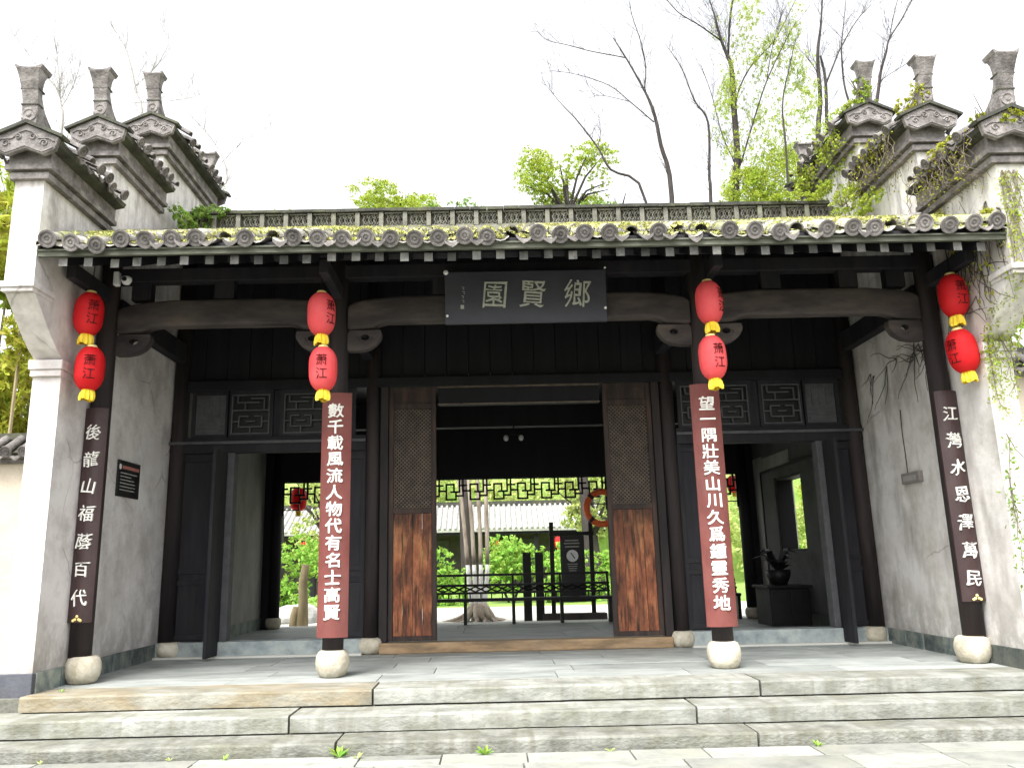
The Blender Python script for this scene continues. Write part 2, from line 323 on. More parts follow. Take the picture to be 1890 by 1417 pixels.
# ============================================================ SETTING
XI = 4.81; XO = 5.10; XC = 4.94
part('ground', MB().box(-400, 400, -200, 700, -.62, -.50), 'ground', kind='structure')
part('garden', MB().box(-30, 30, 7.62, 60, -.5, -.14), 'lawn', kind='structure')
part('garden_path', MB().box(-26, 26, 7.66, 15.5, -.14, -.12), 'garden_paving', kind='structure')
part('side_ground', MB().box(-30, -5.2, -9.0, 7.6, -.5, -.42).box(5.2, 30, -9, 7.6, -.5, -.42), 'ground', kind='structure')
plaza = part('plaza', MB().box(-16, 16, -22, -1.70, -.5, -.43), 'joint_mortar', kind='structure')
def slab(mb, x0, x1, y0, y1, z0, z1, amp=.006, seg=.13, r=.016):
    n = max(2, int((x1-x0)/seg)); rows = []
    ph = U(0, 9)
    for i in range(n+1):
        x = x0+(x1-x0)*i/n
        a = amp*(math.sin(x*2.1+ph)+.6*math.sin(x*7.3+ph*2)+U(-.9, .9))
        b = amp*(.5*math.sin(x*3.3+ph)+U(-.6, .6))
        if random.random() < .10: a += U(.008, .03); b -= U(0, .012)
        cs = [(y1, z0), (y0+.004+a*.6, z0), (y0+a*.7, (z0+z1)/2), (y0+a, z1-r), (y0+r*.35+a, z1-r*.35+b*.4), (y0+r+abs(a), z1+b*.25), (y1, z1)]
        xx = x
        if i == 0: xx += .004
        if i == n: xx -= .004
        rows.append([(xx, c[0], c[1]) for c in cs])
    k = 7; vs = [v for r_ in rows for v in r_]
    fs = [(i*k+j, i*k+(j+1) % k, (i+1)*k+(j+1) % k, (i+1)*k+j) for i in range(n) for j in range(k)]
    fs += [tuple(range(k)), tuple(range((n+1)*k-1, n*k-1, -1))]
    return mb.add(vs, fs)
# plaza paving, slab by slab where it is near enough to tell apart
y = -1.83
for depth in (.34, .42, .48, .55, .6, .6):
    x = -8.2+U(0, .6)
    while x < 8.2:
        wd = U(.55, 1.35); g = .006
        if random.random() < .18 and depth < .5:
            h = depth/2; 
            part('paving_slab', MB().box(x+g, x+wd-g, y-h+g, y-g, -.44, -.402+U(-.003, .003)), 'plaza_stone', plaza, origin=(x+wd/2, y-h/2, -.42), bevel=.006)
            part('paving_slab', MB().box(x+g, x+wd-g, y-depth+g, y-h-g, -.44, -.402+U(-.003, .003)), 'plaza_stone', plaza, origin=(x+wd/2, y-h, -.42), bevel=.006)
        else:
            part('paving_slab', MB().box(x+g, x+wd-g, y-depth+g, y-g, -.44, -.402+U(-.003, .003)), 'plaza_stone', plaza, origin=(x+wd/2, y-depth/2, -.42), bevel=.006)
        x += wd
    y -= depth
# steps
steps = part('steps', MB().box(-7.6, 7.6, -1.72, -.9, -.49, -.33).box(-7.6, 7.6, -1.34, -.86, -.33, -.185), 'joint_mortar', kind='structure')
def run(y0, y1, z0, z1, xs, m, parent, **k):
    for i in range(len(xs)-1):
        mm = m[i] if isinstance(m, list) else m
        part('step_stone', slab(MB(), xs[i]+.006, xs[i+1]-.006, y0, y1, z0, z1+U(-.003, .003), **k), mm, parent, origin=((xs[i]+xs[i+1])/2, y0, z1))
run(-1.80, -1.38, -.43, -.300, [-7.6, -4.9, -1.71, 1.80, 5.1, 7.6], 'riser_stone', steps)
run(-1.42, -.92, -.288, -.150, [-7.6, -5.4, -2.19, 1.39, 4.9, 7.6], 'step_stone', steps)
plat = part('platform', MB().box(-5.2, 5.2, -.90, 7.35, -.5, -.03), 'joint_mortar', kind='structure')
run(-1.0, -.48, -.135, 0.0, [-4.81, -1.52, 2.10, 4.81], ['step_stone_rust', 'step_stone', 'step_stone'], plat, amp=.008)
# porch and hall floor slabs
y = -.475; 
for depth in (.52, .52, .5, .55, .5, .9, 1.0, 1.0, 1.1, .85):
    x = -4.81 if y < 2 else -4.80; first = True
    while x < 4.81:
        wd = U(1.1, 2.1) if y < 2 else U(1.5, 2.4); x2 = min(4.81, x+wd)
        if 4.81-x2 < .5: x2 = 4.81
        part('floor_slab', MB().box(x+.004, x2-.004, y+.004, y+depth-.004, -.04, U(-.004, 0)), 'floor_stone', plat, origin=((x+x2)/2, y, 0), bevel=.005)
        x = x2
    y += depth
part('edge_stone', slab(MB(), -5.2, 5.2, 7.0, 7.5, -.3, .004), 'garden_paving', plat, origin=(0, 7.2, 0))

# ============================================================ GABLE WALLS
def tile_mesh(r, L, n=7, th=.012, taper=.9, disc=None, rings=True):
    mb = MB()
    for (ro, s_) in ((r, 0),):
        pts = []
        for yy, rr in ((0, r), (L, r*taper)):
            for j in range(n+1):
                t = math.pi*j/n; pts.append((rr*math.cos(t), yy, rr*math.sin(t)))
            for j in range(n, -1, -1):
                t = math.pi*j/n; pts.append(((rr-th)*math.cos(t), yy, (rr-th)*math.sin(t)))
        k = 2*(n+1)
        fs = [(j, (j+1) % k, k+(j+1) % k, k+j) for j in range(k)]
        for b in (0, k):
            for j in range(n): fs.append((b+j, b+j+1, b+k-2-j, b+k-1-j))
        mb.add(pts, fs)
    if disc:
        d = disc
        mb.lathe([(d, -.01), (d, .014), (d*.8, .014), (d*.74, .005), (d*.56, .005), (d*.5, .013), (d*.34, .013), (d*.27, .004), (d*.14, .004), (d*.1, .014), (.001, .014)], (0, 0, 0), 16, 'Y')
    return mb
def drip_mb(wd, h):
    return MB().prism([(-wd/2, 0), (-wd*.3, -h*.32), (0, -h*.45), (wd*.3, -h*.32), (wd/2, 0), (wd*.46, -h*.42), (wd*.24, -h*.75), (0, -h), (-wd*.24, -h*.75), (-wd*.46, -h*.42)], 'Y', 0, .013)
ct_disc = mesh_of(tile_mesh(.055, .34, disc=.064), 'tile_end', name='cap_tile', smooth=False)
ct_open = mesh_of(tile_mesh(.055, .34), 'tile_end', name='cap_tile_open')
ct_drip = mesh_of(drip_mb(.13, .085), 'tile_end', name='cap_drip')
def spiral(mb, cx, cz, y, r0, turns, sgn, rad):
    pts = []
    for i in range(15):
        t = i/14; a = t*turns*2*math.pi; rr = r0*(1-t*.85)
        pts.append((cx+sgn*rr*math.cos(a), y, cz+rr*math.sin(a)))
    mb.tube(pts, rad, 5)
def gable_cap(wall, sx, ya, yb, t, ends):
    xc = sx*XC
    f = -.10 if 'f' in ends else 0.0; g = .10 if 'b' in ends else 0.0
    h = XO-XC
    cap = MB()
    a, b = ya+f, yb+g
    cap.box(xc-h-.035, xc+h+.035, a+.05, b-(.05 if g else 0), t-.03, t+.035)
    cap.box(xc-h-.015, xc+h+.015, a+.07, b-(.07 if g else 0), t+.035, t+.06)
    cap.box(xc-h-.075, xc+h+.075, a+.02, b-(.02 if g else 0), t+.06, t+.115)
    cap.box(xc-h-.05, xc+h+.05, a+.04, b-(.04 if g else 0), t+.115, t+.262)
    roof = [(xc-.33, t+.33), (xc, t+.52), (xc+.33, t+.33), (xc+.31, t+.285), (xc+.19, t+.262), (xc-.19, t+.262), (xc-.31, t+.285)]
    c = part('wall_cap', cap, 'cornice', wall, origin=(xc, (ya+yb)/2, t))
    part('cap_roof', MB().prism(roof, 'Y', a-.02, b+(.02 if g else 0)), 'ridge_dark', c, origin=(xc, ya, t+.3))  # dark colour stands in for the shade under the tiles
    # tiles down both slopes
    n = int((yb-ya-.05)/.19)
    for s_ in (1, -1):
        for i in range(n):
            yy = ya+.10+i*.19+U(-.012, .012)
            me = ct_disc if random.random() < .8 else ct_open
            inst('cap_tile', me, c, (xc+s_*(.41+U(-.03, .03)), yy, t+.325+U(-.015, .015)), (R(30+U(-4, 4)), U(-.1, .1), R(90 if s_ > 0 else -90)+U(-.07, .07)))
            if i < n-1 and random.random() < .85:
                inst('drip_tile', ct_drip, c, (xc+s_*(.40+U(-.02, .01)), yy+.095, t+.315), (0, U(-.15, .15), R(90 if s_ > 0 else -90)))
    # low ridge on top
    part('cap_ridge', MB().box(xc-.055, xc+.055, ya+.1, yb-.02, t+.49, t+.575).box(xc-.075, xc+.075, ya+.12, yb-.02, t+.575, t+.60), 'ridge_dark', c, origin=(xc, ya, t+.5))
    for e in ends:
        d = -1 if e == 'f' else 1; yf = (a-.02) if e == 'f' else (b+.02)
        def Y(v): return yf+d*v      # v>0 outward
        pl = [(xc-.33, t+.345), (xc, t+.50), (xc+.33, t+.345), (xc+.30, t+.215), (xc+.18, t+.165), (xc+.10, t+.20), (xc, t+.235), (xc-.10, t+.20), (xc-.18, t+.165), (xc-.30, t+.215)]
        p = part('pediment', MB().prism(pl, 'Y', Y(.002), Y(.055)), 'cornice', wall, origin=(xc, yf, t+.3), bevel=.006)
        sm = MB()
        for s_ in (1, -1):
            spiral(sm, xc+s_*.075, t+.355, Y(.06), .042, 1.4, s_, .0085)
            spiral(sm, xc+s_*.19, t+.285, Y(.06), .04, 1.3, -s_, .0085)
            sm.tube([(xc, Y(.06), t+.43), (xc+s_*.07, Y(.06), t+.405), (xc+s_*.13, Y(.06), t+.34), (xc+s_*.24, Y(.06), t+.335), (xc+s_*.29, Y(.06), t+.30)], .008, 5)
            sm.tube([(xc, Y(.058), t+.262), (xc+s_*.09, Y(.058), t+.225), (xc+s_*.18, Y(.058), t+.192), (xc+s_*.28, Y(.058), t+.24)], .008, 5)
        inst('scroll_relief', mesh_of(sm, 'cornice', (xc, yf, t+.3)), p, (xc, yf, t+.3))
        cm = MB()
        for s_ in (1, -1):
            cm.prism([(xc, t+.50), (xc+s_*.37, t+.335), (xc+s_*.385, t+.362), (xc, t+.54)], 'Y', Y(-.06), Y(.085))
        part('pediment_coping', cm, 'ridge_dark', wall, origin=(xc, yf, t+.4))
        # upswept finial: curved stack with a flared top
        z0 = t+.50
        prof = [(.045, 0), (.035, .14), (.045, .26), (.07, .38), (.10, .50), (.125, .575), (-.03, .565), (-.02, .50), (-.03, .40), (-.06, .30), (-.12, .20), (-.22, .11), (-.36, .035), (-.54, 0)]
        ear = MB(); nrow = len(prof)
        def wx(z): return .080+(.0 if z < .30 else .038*((z-.30)/.275)**1.5)
        zs = [0, .07, .14, .20, .26, .32, .38, .42, .46, .50, .54, .575]
        fz = lambda z: np.interp(z, [0, .14, .26, .38, .50, .575], [.045, .038, .05, .08, .12, .15])
        bz = lambda z: np.interp(z, [0, .035, .11, .20, .30, .40, .50, .575], [-.56, -.38, -.22, -.10, -.03, .0, .0, -.03])
        vs = []
        for z in zs:
            for xx, v in ((-1, fz(z)), (1, fz(z)), (1, bz(z)), (-1, bz(z))): vs.append((xc+xx*wx(z), Y(float(v)), z0+z))
        ear.add(vs, [(4*i+j, 4*i+(j+1) % 4, 4*i+4+(j+1) % 4, 4*i+4+j) for i in range(len(zs)-1) for j in range(4)]+[(0, 1, 2, 3), tuple(range(4*len(zs)-4, 4*len(zs)))])
        eo = part('finial', ear, 'cornice', wall, origin=(xc, yf, z0), bevel=.006)
        cb = MB().prism([(xc-.118, z0+.565), (xc-.142, z0+.605), (xc-.132, z0+.618), (xc-.09, z0+.592), (xc, z0+.583), (xc+.09, z0+.592), (xc+.132, z0+.618), (xc+.142, z0+.605), (xc+.118, z0+.565)], 'Y', Y(.14), Y(-.045))
        part('finial_crown', cb, 'cornice', eo, origin=(xc, yf, z0+.6))
        rb = MB()
        for zz, v0 in ((.215, .045), (.375, .072)): rb.box(xc-.087-(.006 if zz > .3 else 0), xc+.087+(.006 if zz > .3 else 0), min(Y(v0+.008), Y(-.04)), max(Y(v0+.008), Y(-.04)), z0+zz, z0+zz+.014)
        part('finial_band', rb, 'ridge_dark', eo, origin=(xc, yf, z0+.3))
        dm = MB().lathe([(.075, 0), (.075, .022), (.055, .022), (.045, .014), (.03, .014), (.02, .024), (.001, .024)], (xc, yf-.03 if e == 'f' else yf+.065, z0+.11), 14, 'Y')
        part('finial_disc', dm, 'cornice', eo, origin=(xc, yf, z0+.1))
TOPS = [(-1.45, -.10, 5.00), (-.10, 1.28, 5.87), (1.28, 3.18, 6.73), (3.18, 4.56, 5.87), (4.56, 7.3, 5.00)]
def gable_wall(sx, m, label):
    wall = empty('gable_wall', (sx*XC, 0, -.4), label=label, cat='wall', group='stepped gable walls at the sides of the gate')
    x0, x1 = sorted((sx*XI, sx*XO))
    body = [(-.79, -.5), (-.79, 5.0)]
    body = [(-.79, -.5), (-.79, 2.9), (-.79, 3.28), (-.93, 3.36), (-1.12, 3.52), (-1.30, 3.70), (-1.41, 3.80), (-1.45, 3.80), (-1.45, 5.0), (-.10, 5.0), (-.10, 5.87), (1.28, 5.87), (1.28, 6.73), (3.18, 6.73), (3.18, 5.87), (4.5, 5.87)]
    mb = MB()
    if sx > 0:
        mb.prism(body+[(4.5, -.5)], 'X', x0, x1)
        mb.prism([(4.5, -.5), (4.5, 1.22), (5.75, 1.22), (5.75, -.5)], 'X', x0, x1)
        mb.prism([(4.5, 2.5), (4.5, 5.87), (4.56, 5.87), (4.56, 5.0), (5.75, 5.0), (5.75, 2.5)], 'X', x0, x1)
        mb.prism([(5.75, -.5), (5.75, 5.0), (7.3, 5.0), (7.3, -.5)], 'X', x0, x1)
    else:
        mb.prism(body+[(4.56, 5.87), (4.56, 5.0), (7.3, 5.0), (7.3, -.5)], 'X', x0, x1)
    part('wall_body', mb, m, wall)
    # mouldings of the corbelled pier head
    def band(y0, z0, z1, o): return (x0-o, x1+o, y0-o, y0+.25, z0, z1)
    mo = MB().box(x0-.015, x1+.015, -.83, -.60, 3.10, 3.17).box(x0-.03, x1+.03, -.85, -.60, 3.17, 3.27)
    part('pier_moulding', mo, m, wall, origin=(sx*XC, -.8, 3.2), bevel=.008)
    mo = MB().box(x0-.012, x1+.012, -1.475, -1.1, 3.80, 3.84).box(x0-.03, x1+.03, -1.50, -1.1, 3.84, 3.90)
    part('pier_moulding', mo, m, wall, origin=(sx*XC, -1.4, 3.85), bevel=.008)
    # stone plinth, block by block
    yy = -.79
    part('plinth_stone', MB().box(x0-.02, x1+.02, -.825, -.76, -.42, .185), 'slate', wall, origin=(sx*XC, -.8, 0), bevel=.006)
    xa, xb = sorted((sx*(XI+.01), sx*(XI-.025)))
    yy = -.76
    while yy < 2.05:
        ln = U(.28, .62); y2 = min(2.08, yy+ln)
        part('plinth_stone', MB().box(xa, xb, yy+.010, y2-.010, -.02, .185+U(-.004, .004)), 'dado_stone', wall, origin=(xb, yy, .1), bevel=.004)
        yy = y2
    xp, xq = sorted((sx*(XI-.001), sx*(XI-.012)))
    hp = MB()
    if sx > 0: hp.box(xp, xq, 2.32, 4.5, .2, 3.7).box(xp, xq, 4.5, 5.75, .2, 1.22).box(xp, xq, 4.5, 5.75, 2.5, 3.7).box(xp, xq, 5.75, 7.2, .2, 3.7)
    else: hp.box(xp, xq, 2.32, 7.2, .2, 3.7)
    part('hall_shade_lining', hp, 'hall_shade_plaster' if sx < 0 else 'hall_shade_grey', wall)  # added sheet over the white wall, its grey stands in for hall shade
    if sx > 0: part('less_shaded_strip', MB().box(XI-.03, XI-.013, 6.46, 6.94, .2, 3.0).box(XI-.03, XI-.013, 5.0, 6.46, 2.72, 2.95), 'hall_shade_plaster', wall)  # lighter patch painted where the hall wall is less shaded
    if sx > 0:
        wf = MB().box(4.79, 5.07, 4.5, 4.53, 1.22, 2.5).box(4.79, 5.07, 5.72, 5.75, 1.22, 2.5).box(4.79, 5.07, 4.53, 5.72, 1.22, 1.25).box(4.79, 5.07, 4.53, 5.72, 2.47, 2.5)
        part('reveal_shade_lining', wf, 'dark_wood', wall)  # added dark lining, paints the window reveal as shaded
    ra, rb_ = sorted((sx*4.54, sx*4.80)); part('return_wall', MB().box(ra, rb_, 6.95, 7.25, 0, 3.7), 'dark_wood', wall)
    part('plinth_stone', MB().box(xa, xb, 2.4, 7.25, -.02, .2), 'dado_stone', wall, origin=(xb, 4, .1))
    gable_cap(wall, sx, -1.45, -.10, 5.00, 'f')
    gable_cap(wall, sx, -.10, 1.28, 5.87, 'f')
    gable_cap(wall, sx, 1.28, 3.18, 6.73, 'fb')
    gable_cap(wall, sx, 3.18, 4.56, 5.87, 'b')
    gable_cap(wall, sx, 4.56, 7.3, 5.00, 'b')
    return wall
wl = gable_wall(-1, 'plaster', 'white stepped gable wall on the left with clean grey tiled caps and upswept finials')
wr = gable_wall(1, 'plaster_mossy', 'white stepped gable wall on the right with caps overgrown by creeper and moss')

# ============================================================ GATEHOUSE
gate = empty('gatehouse', (0, 2.2, 0), label='dark timber gatehouse with three bays between two white gable walls under a mossy tiled roof', cat='gatehouse')
SL = .44; TH = math.atan(SL)
EY, EZ = -1.5, 4.31
def rz(y): return EZ+(y-EY)*SL           # height of the cover-tile axis on the front slope
RY = 2.23
roof = MB()
roof.prism([(-1.40, rz(-1.40)-.065), (RY, rz(RY)-.065), (8.1, 3.60), (8.1, 3.54), (RY, rz(RY)-.13), (-1.40, rz(-1.40)-.125)], 'X', -4.81, 4.81)
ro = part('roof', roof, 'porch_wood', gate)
disc_t = mesh_of(tile_mesh(.078, .24, disc=.088, n=9), 'tile', name='eave_tile')
disc_t.materials.append(MATS['tile_end'])
for p_ in disc_t.polygons:
    if p_.index >= 2*10+2*9: p_.material_index = 1
plain_t = mesh_of(tile_mesh(.078, .245, n=9, th=.014), 'tile', name='cover_tile')
drip_t = mesh_of(drip_mb(.15, .105), 'tile_end', name='drip_tile')
NR = 40; PX = 9.62/NR
pitch = .212; cs, sn = math.cos(TH), math.sin(TH)
rest = MB()
missing = {7, 9, 19, 24, 26, 27, 31, 35}
def sag(x): return -.03*math.cos(x/4.7*math.pi/2)+.012*math.sin(x*1.9)
for i in range(NR):
    x = -4.81+PX*(i+.5); jz = sag(x)+U(-.02, .02)
    if i < 3: jz += .02-.03*i
    for k in range(18):
        yy = EY+k*pitch*cs; zz = EZ+k*pitch*sn+jz*(1 if k < 3 else .5)
        if yy > RY-.08: break
        if k < 5:
            if k == 0 and i in missing: continue
            me = disc_t if k == 0 else plain_t
            jig = .10 if k == 0 else .03
            inst('eave_tile' if k == 0 else 'roof_tile', me, ro, (x+U(-.012, .012), yy+U(-.015, .015), zz), (TH+U(-jig, jig), 0, U(-jig, jig)))
        else:
            m4 = Matrix.Translation((x, yy, zz)) @ Matrix.Rotation(TH, 4, 'X')
            rest.add([m4 @ v.co for v in plain_t.vertices], [tuple(p.vertices) for p in plain_t.polygons])
    # back slope, one long run of tile
    m4 = Matrix.Translation((x, 8.1, 3.62)) @ Matrix.Rotation(math.pi, 4, 'Z') @ Matrix.Rotation(math.atan2(rz(RY)-3.6, 5.87), 4, 'X')
    L_ = tile_mesh(.078, 6.2, n=5, taper=1)
    rest.add([m4 @ Vector(v) for v in L_.v], L_.f)
part('roof_tile', rest, 'tile', ro, kind='stuff')
pan = MB()
for i in range(NR+1):
    xc = -4.81+PX*i
    for k in range(18):
        yy = EY+.02+k*pitch*cs; zz = EZ-.02+k*pitch*sn+sag(xc)
        if yy > RY-.05: break
        vs = []
        for (dy, dz) in ((0, .012), (pitch*cs*1.05, pitch*sn*1.05)):
            for j in range(5):
                u = -1+2*j/4; xx = min(4.81, max(-4.81, xc+u*.085)); vs.append((xx, yy+dy, zz+dz+.045*u*u-.03))
        o = len(vs)
        vs += [(a, b, c-.014) for a, b, c in vs]
        fs = [(j, j+1, 6+j, 5+j) for j in range(4)]+[(10+j, 15+j, 16+j, 11+j) for j in range(4)]+[(j, 10+j, 11+j, j+1) for j in range(4)]
        pan.add(vs, fs)
part('pan_tile', pan, 'tile', ro, kind='stuff')
for i in range(1, NR):
    if random.random() < .25: continue
    x = -4.81+PX*i
    inst('drip_tile', drip_t, ro, (x+U(-.01, .01), EY-.01+U(-.015, .02), EZ-.012+sag(x)+U(-.01, .01)), (U(-.25, .1), U(-.12, .12), U(-.1, .1)), (1, 1, U(.75, 1.05)))
part('eave_board', MB().box(-4.81, 4.81, -1.44, -1.40, 4.165, 4.215).box(-4.81, 4.81, -1.46, -1.36, 4.215, 4.232), 'eave_board', gate, origin=(0, -1.4, 4.15))
# rafters
raf = MB().prism([(0, -.045), (0, .045), (3.6, .045+3.6*SL), (3.6, -.045+3.6*SL)], 'X', -.042, .042)
rme = mesh_of(raf, 'dark_wood', name='rafter'); rme.materials.append(MATS['rafter_end'])
for p_ in rme.polygons:
    if abs(p_.normal.y) > .9 and p_.center.y < .5: p_.material_index = 1
for i in range(39):
    x = -4.81+PX*(i+1)
    inst('rafter', rme, gate, (x+U(-.01, .01), -1.385+U(-.02, .03), 4.118+U(-.01, .01)))
# ridge: a course of openwork panels between posts, under a dark coping
part('ridge', MB().box(-4.80, 4.80, RY-.11, RY+.11, 5.86, 5.965).box(-4.80, 4.80, RY-.03, RY+.03, 5.965, 6.2), 'ridge_stone', gate, origin=(0, RY, 5.9))
rg = [o for o in col.objects if o.name == 'ridge'][0]
pm = MB(); w2, z0, z1 = .125, 5.97, 6.19
pm.box(-w2, w2, -.10, -.03, z0, z0+.02).box(-w2, w2, -.10, -.03, z1-.02, z1)
for s_ in (-1, 1):
    for k in range(3):
        xa = -w2+.03+k*.08
        pts = [(xa, -.08, (z0+z1)/2), (xa+.02, -.08, (z0+z1)/2+s_*.05), (xa+.05, -.08, (z0+z1)/2+s_*.075), (xa+.075, -.08, (z0+z1)/2+s_*.03)]
        pm.tube(pts, .011, 4)
        pm.tube([(xa, -.075, z0+.02 if s_ < 0 else z1-.02), (xa+.035, -.075, (z0+z1)/2), (xa+.07, -.075, z0+.02 if s_ < 0 else z1-.02)], .010, 4)
pme = mesh_of(pm, 'ridge_stone', (0, 0, 6.08), name='ridge_panel')
post = mesh_of(MB().box(-.032, .032, -.115, -.02, -.11, .11), 'ridge_stone', name='ridge_post')
bk = mesh_of(MB().box(-.13, .13, -.045, -.032, -.11, .11), 'ridge_dark', name='ridge_back')
n = 27; st = 9.42/n
for i in range(n):
    x = -4.71+st*(i+.5)
    inst('ridge_panel', pme, rg, (x, RY, 6.08)); inst('ridge_post', post, rg, (x-st/2, RY, 6.08))
part('ridge_back', MB().box(-4.7, 4.7, RY-.05, RY-.032, 5.97, 6.19), 'ridge_dark', rg, origin=(0, RY, 6))
rc = MB()
x = -4.72
while x < 4.7:
    d = U(.2, .26); rc.box(x, min(4.80, x+d-.004), RY-.14, RY+.14, 6.20+U(-.004, .004), 6.245+U(-.004, .006)); x += d
part('ridge_coping', rc, 'ridge_dark', rg, origin=(0, RY, 6.2), kind='stuff')
# columns
FC = [(-4.70, -.11), (-2.08, -.05), (2.04, -.05), (4.69, -.09)]
BC = [(-4.70, 2.2), (-2.00, 2.2), (2.10, 2.2), (4.70, 2.2)]
RC = [(-4.56, 7.0), (-1.98, 7.0), (1.98, 7.0), (4.56, 7.0)]
drum = mesh_of(MB().lathe([(.11, 0), (.135, .012), (.165, .07), (.178, .14), (.172, .20), (.15, .25), (.125, .268), (.11, .27)], (0, 0, 0), 24), 'drum_stone', smooth=True, name='column_base')
drum2 = mesh_of(MB().lathe([(.10, 0), (.12, .01), (.14, .05), (.150, .10), (.146, .15), (.13, .19), (.11, .20)], (0, 0, 0), 24), 'drum_stone', smooth=True, name='column_base')
for (x, yy) in FC:
    xs = x if abs(x) < 4 else math.copysign(4.655, x)
    part('column', MB().lathe([(.112, .255), (.112, 2.2), (.105, 4.0), (.102, 4.80)], (x, yy, 0), 18), 'column_wood', gate, origin=(x, yy, 0), smooth=True)
    inst('column_base', drum, gate, (xs, yy, 0), rot=(0, 0, U(0, 6)))
for (x, yy) in BC:
    part('column', MB().lathe([(.11, .19), (.11, 2.2), (.10, 5.55)], (x, yy, 0), 18), 'column_wood', gate, origin=(x, yy, 0), smooth=True)
    inst('column_base', drum2, gate, (x*(.985 if abs(x) > 4 else 1), yy-.06, 0), (0, 0, U(0, 6)), (1.1, 1.1, 1))
for (x, yy) in RC:
    part('column', MB().lathe([(.11, .15), (.11, 3.6)], (x, yy, 0), 14), 'dark_wood', gate, origin=(x, yy, 0), smooth=True)
    inst('column_base', drum2, gate, (x, yy, 0))
# crescent beams with scrolled brackets in each bay
def crescent(x0, x1, y, flip=False):
    L = x1-x0; pts = []
    top = [(0, 4.025), (.06, 4.06), (.16, 4.09), (.30, 4.11), (.6, 4.135)]
    for d, z in top: pts.append((x0+d, z))
    for d, z in reversed(top): pts.append((x1-d, z))
    bot = [(0, 3.745), (.28, 3.765), (.38, 3.81), (.46, 3.825)]
    for d, z in bot: pts.append((x1-d, z))
    for d, z in reversed(bot): pts.append((x0+d, z))
    b = part('crescent_beam', MB().prism(pts, 'Y', y-.09, y+.09), 'beam_wood', gate, origin=((x0+x1)/2, y, 4), bevel=.03)
    for s_, xe in ((1, x0), (-1, x1)):
        # bracket: a cloud scroll with a round eye
        out = []
        for i in range(13):
            a = R(-90+i*11); out.append((xe+s_*(.12+.27*math.cos(a)), 3.78+.27*math.sin(a)))
        mb = MB(); ring = []
        n = 18; cx, cz = xe+s_*.20, 3.70
        outer = [(xe, 3.50), (xe+s_*.13, 3.50), (xe+s_*.24, 3.52), (xe+s_*.33, 3.575), (xe+s_*.38, 3.65), (xe+s_*.395, 3.74), (xe, 3.74)]
        # plate with an eye: fan of quads between the eye circle and the outline
        def ray_out(a):
            d = Vector((math.cos(a), math.sin(a))); best = None
            for i in range(len(outer)):
                p, q_ = Vector(outer[i]), Vector(outer[(i+1) % len(outer)]); e = q_-p
                den = d.x*e.y-d.y*e.x
                if abs(den) < 1e-9: continue
                w_ = p-Vector((cx, cz)); t = (w_.x*e.y-w_.y*e.x)/den; u = (w_.x*d.y-w_.y*d.x)/den
                if t > 0 and -1e-6 <= u <= 1+1e-6 and (best is None or t < best): best = t
            return (cx+d.x*(best or .1), cz+d.y*(best or .1))
        N_ = 28; cz = 3.655
        vs = []
        for i in range(N_):
            a = 2*math.pi*i/N_; o_ = ray_out(a); k_ = (cx+.05*math.cos(a), cz+.035*math.sin(a))
            vs += [(o_[0], y-.055, o_[1]), (k_[0], y-.055, k_[1]), (o_[0], y+.055, o_[1]), (k_[0], y+.055, k_[1])]
        fs = []
        for i in range(N_):
            a = 4*i; b_ = 4*((i+1) % N_)
            fs += [(a, b_, b_+1, a+1), (a+2, a+3, b_+3, b_+2), (a, a+2, b_+2, b_), (a+1, b_+1, b_+3, a+3)]
        mb.add(vs, fs)
        lip = []
        for i in range(11):
            a = R(180+i*18) if True else 0
            lip.append((cx+.085*math.cos(a), y-.06, cz+.075*math.sin(a)))
        mb.tube(lip, .012, 6)
        part('bracket', mb, 'beam_wood', gate, origin=(xe, y, 3.6))
xs = [c[0] for c in FC]
for i in range(3): crescent(xs[i]+.10, xs[i+1]-.10, -.05)
# upper tie beams, purlins and the boards between them
part('tie_beam', MB().box(-4.81, 4.81, -.13, .03, 4.36, 4.52), 'porch_wood', gate, origin=(0, 0, 4.4), bevel=.01)
part('purlin', MB().tube([(-4.81, -.05, 4.72), (4.81, -.05, 4.72)], .09, 12), 'porch_wood', gate, origin=(0, 0, 4.7))
part('purlin', MB().tube([(-4.81, -.95, 4.33), (4.81, -.95, 4.33)], .07, 12), 'porch_wood', gate, origin=(0, -.9, 4.3))
part('purlin', MB().tube([(-4.81, 1.1, 5.22), (4.81, 1.1, 5.22)], .08, 12), 'porch_wood', gate, origin=(0, 1, 5.2))
for (x, yy) in FC: part('corbel_arm', MB().box(x-.05, x+.05, -1.0, -.05, 4.10, 4.26), 'porch_wood', gate, origin=(x, -.5, 4.2), bevel=.01)
for (x, yy) in FC: part('cross_beam', MB().box(x-.07, x+.07, .06, 2.1, 3.95, 4.22), 'porch_wood', gate, origin=(x, 1, 4.0), bevel=.015)
for x in (-4.35, -3.4, -.9, 0, .9, 2.9, 3.8, 4.35): part('strut_block', MB().box(x-.11, x+.11, -.11, .01, 4.145, 4.36), 'porch_wood', gate, origin=(x, 0, 4.2))
# upper boarding of the door wall
mb = MB(); x = -4.70
while x < 4.7:
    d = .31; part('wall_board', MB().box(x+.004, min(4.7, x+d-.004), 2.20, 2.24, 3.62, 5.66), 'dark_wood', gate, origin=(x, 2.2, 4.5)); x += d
part('head_beam', MB().box(-4.6, 4.6, 2.11, 2.30, 3.56, 3.70), 'dark_wood', gate, origin=(0, 2.2, 3.6), bevel=.01)
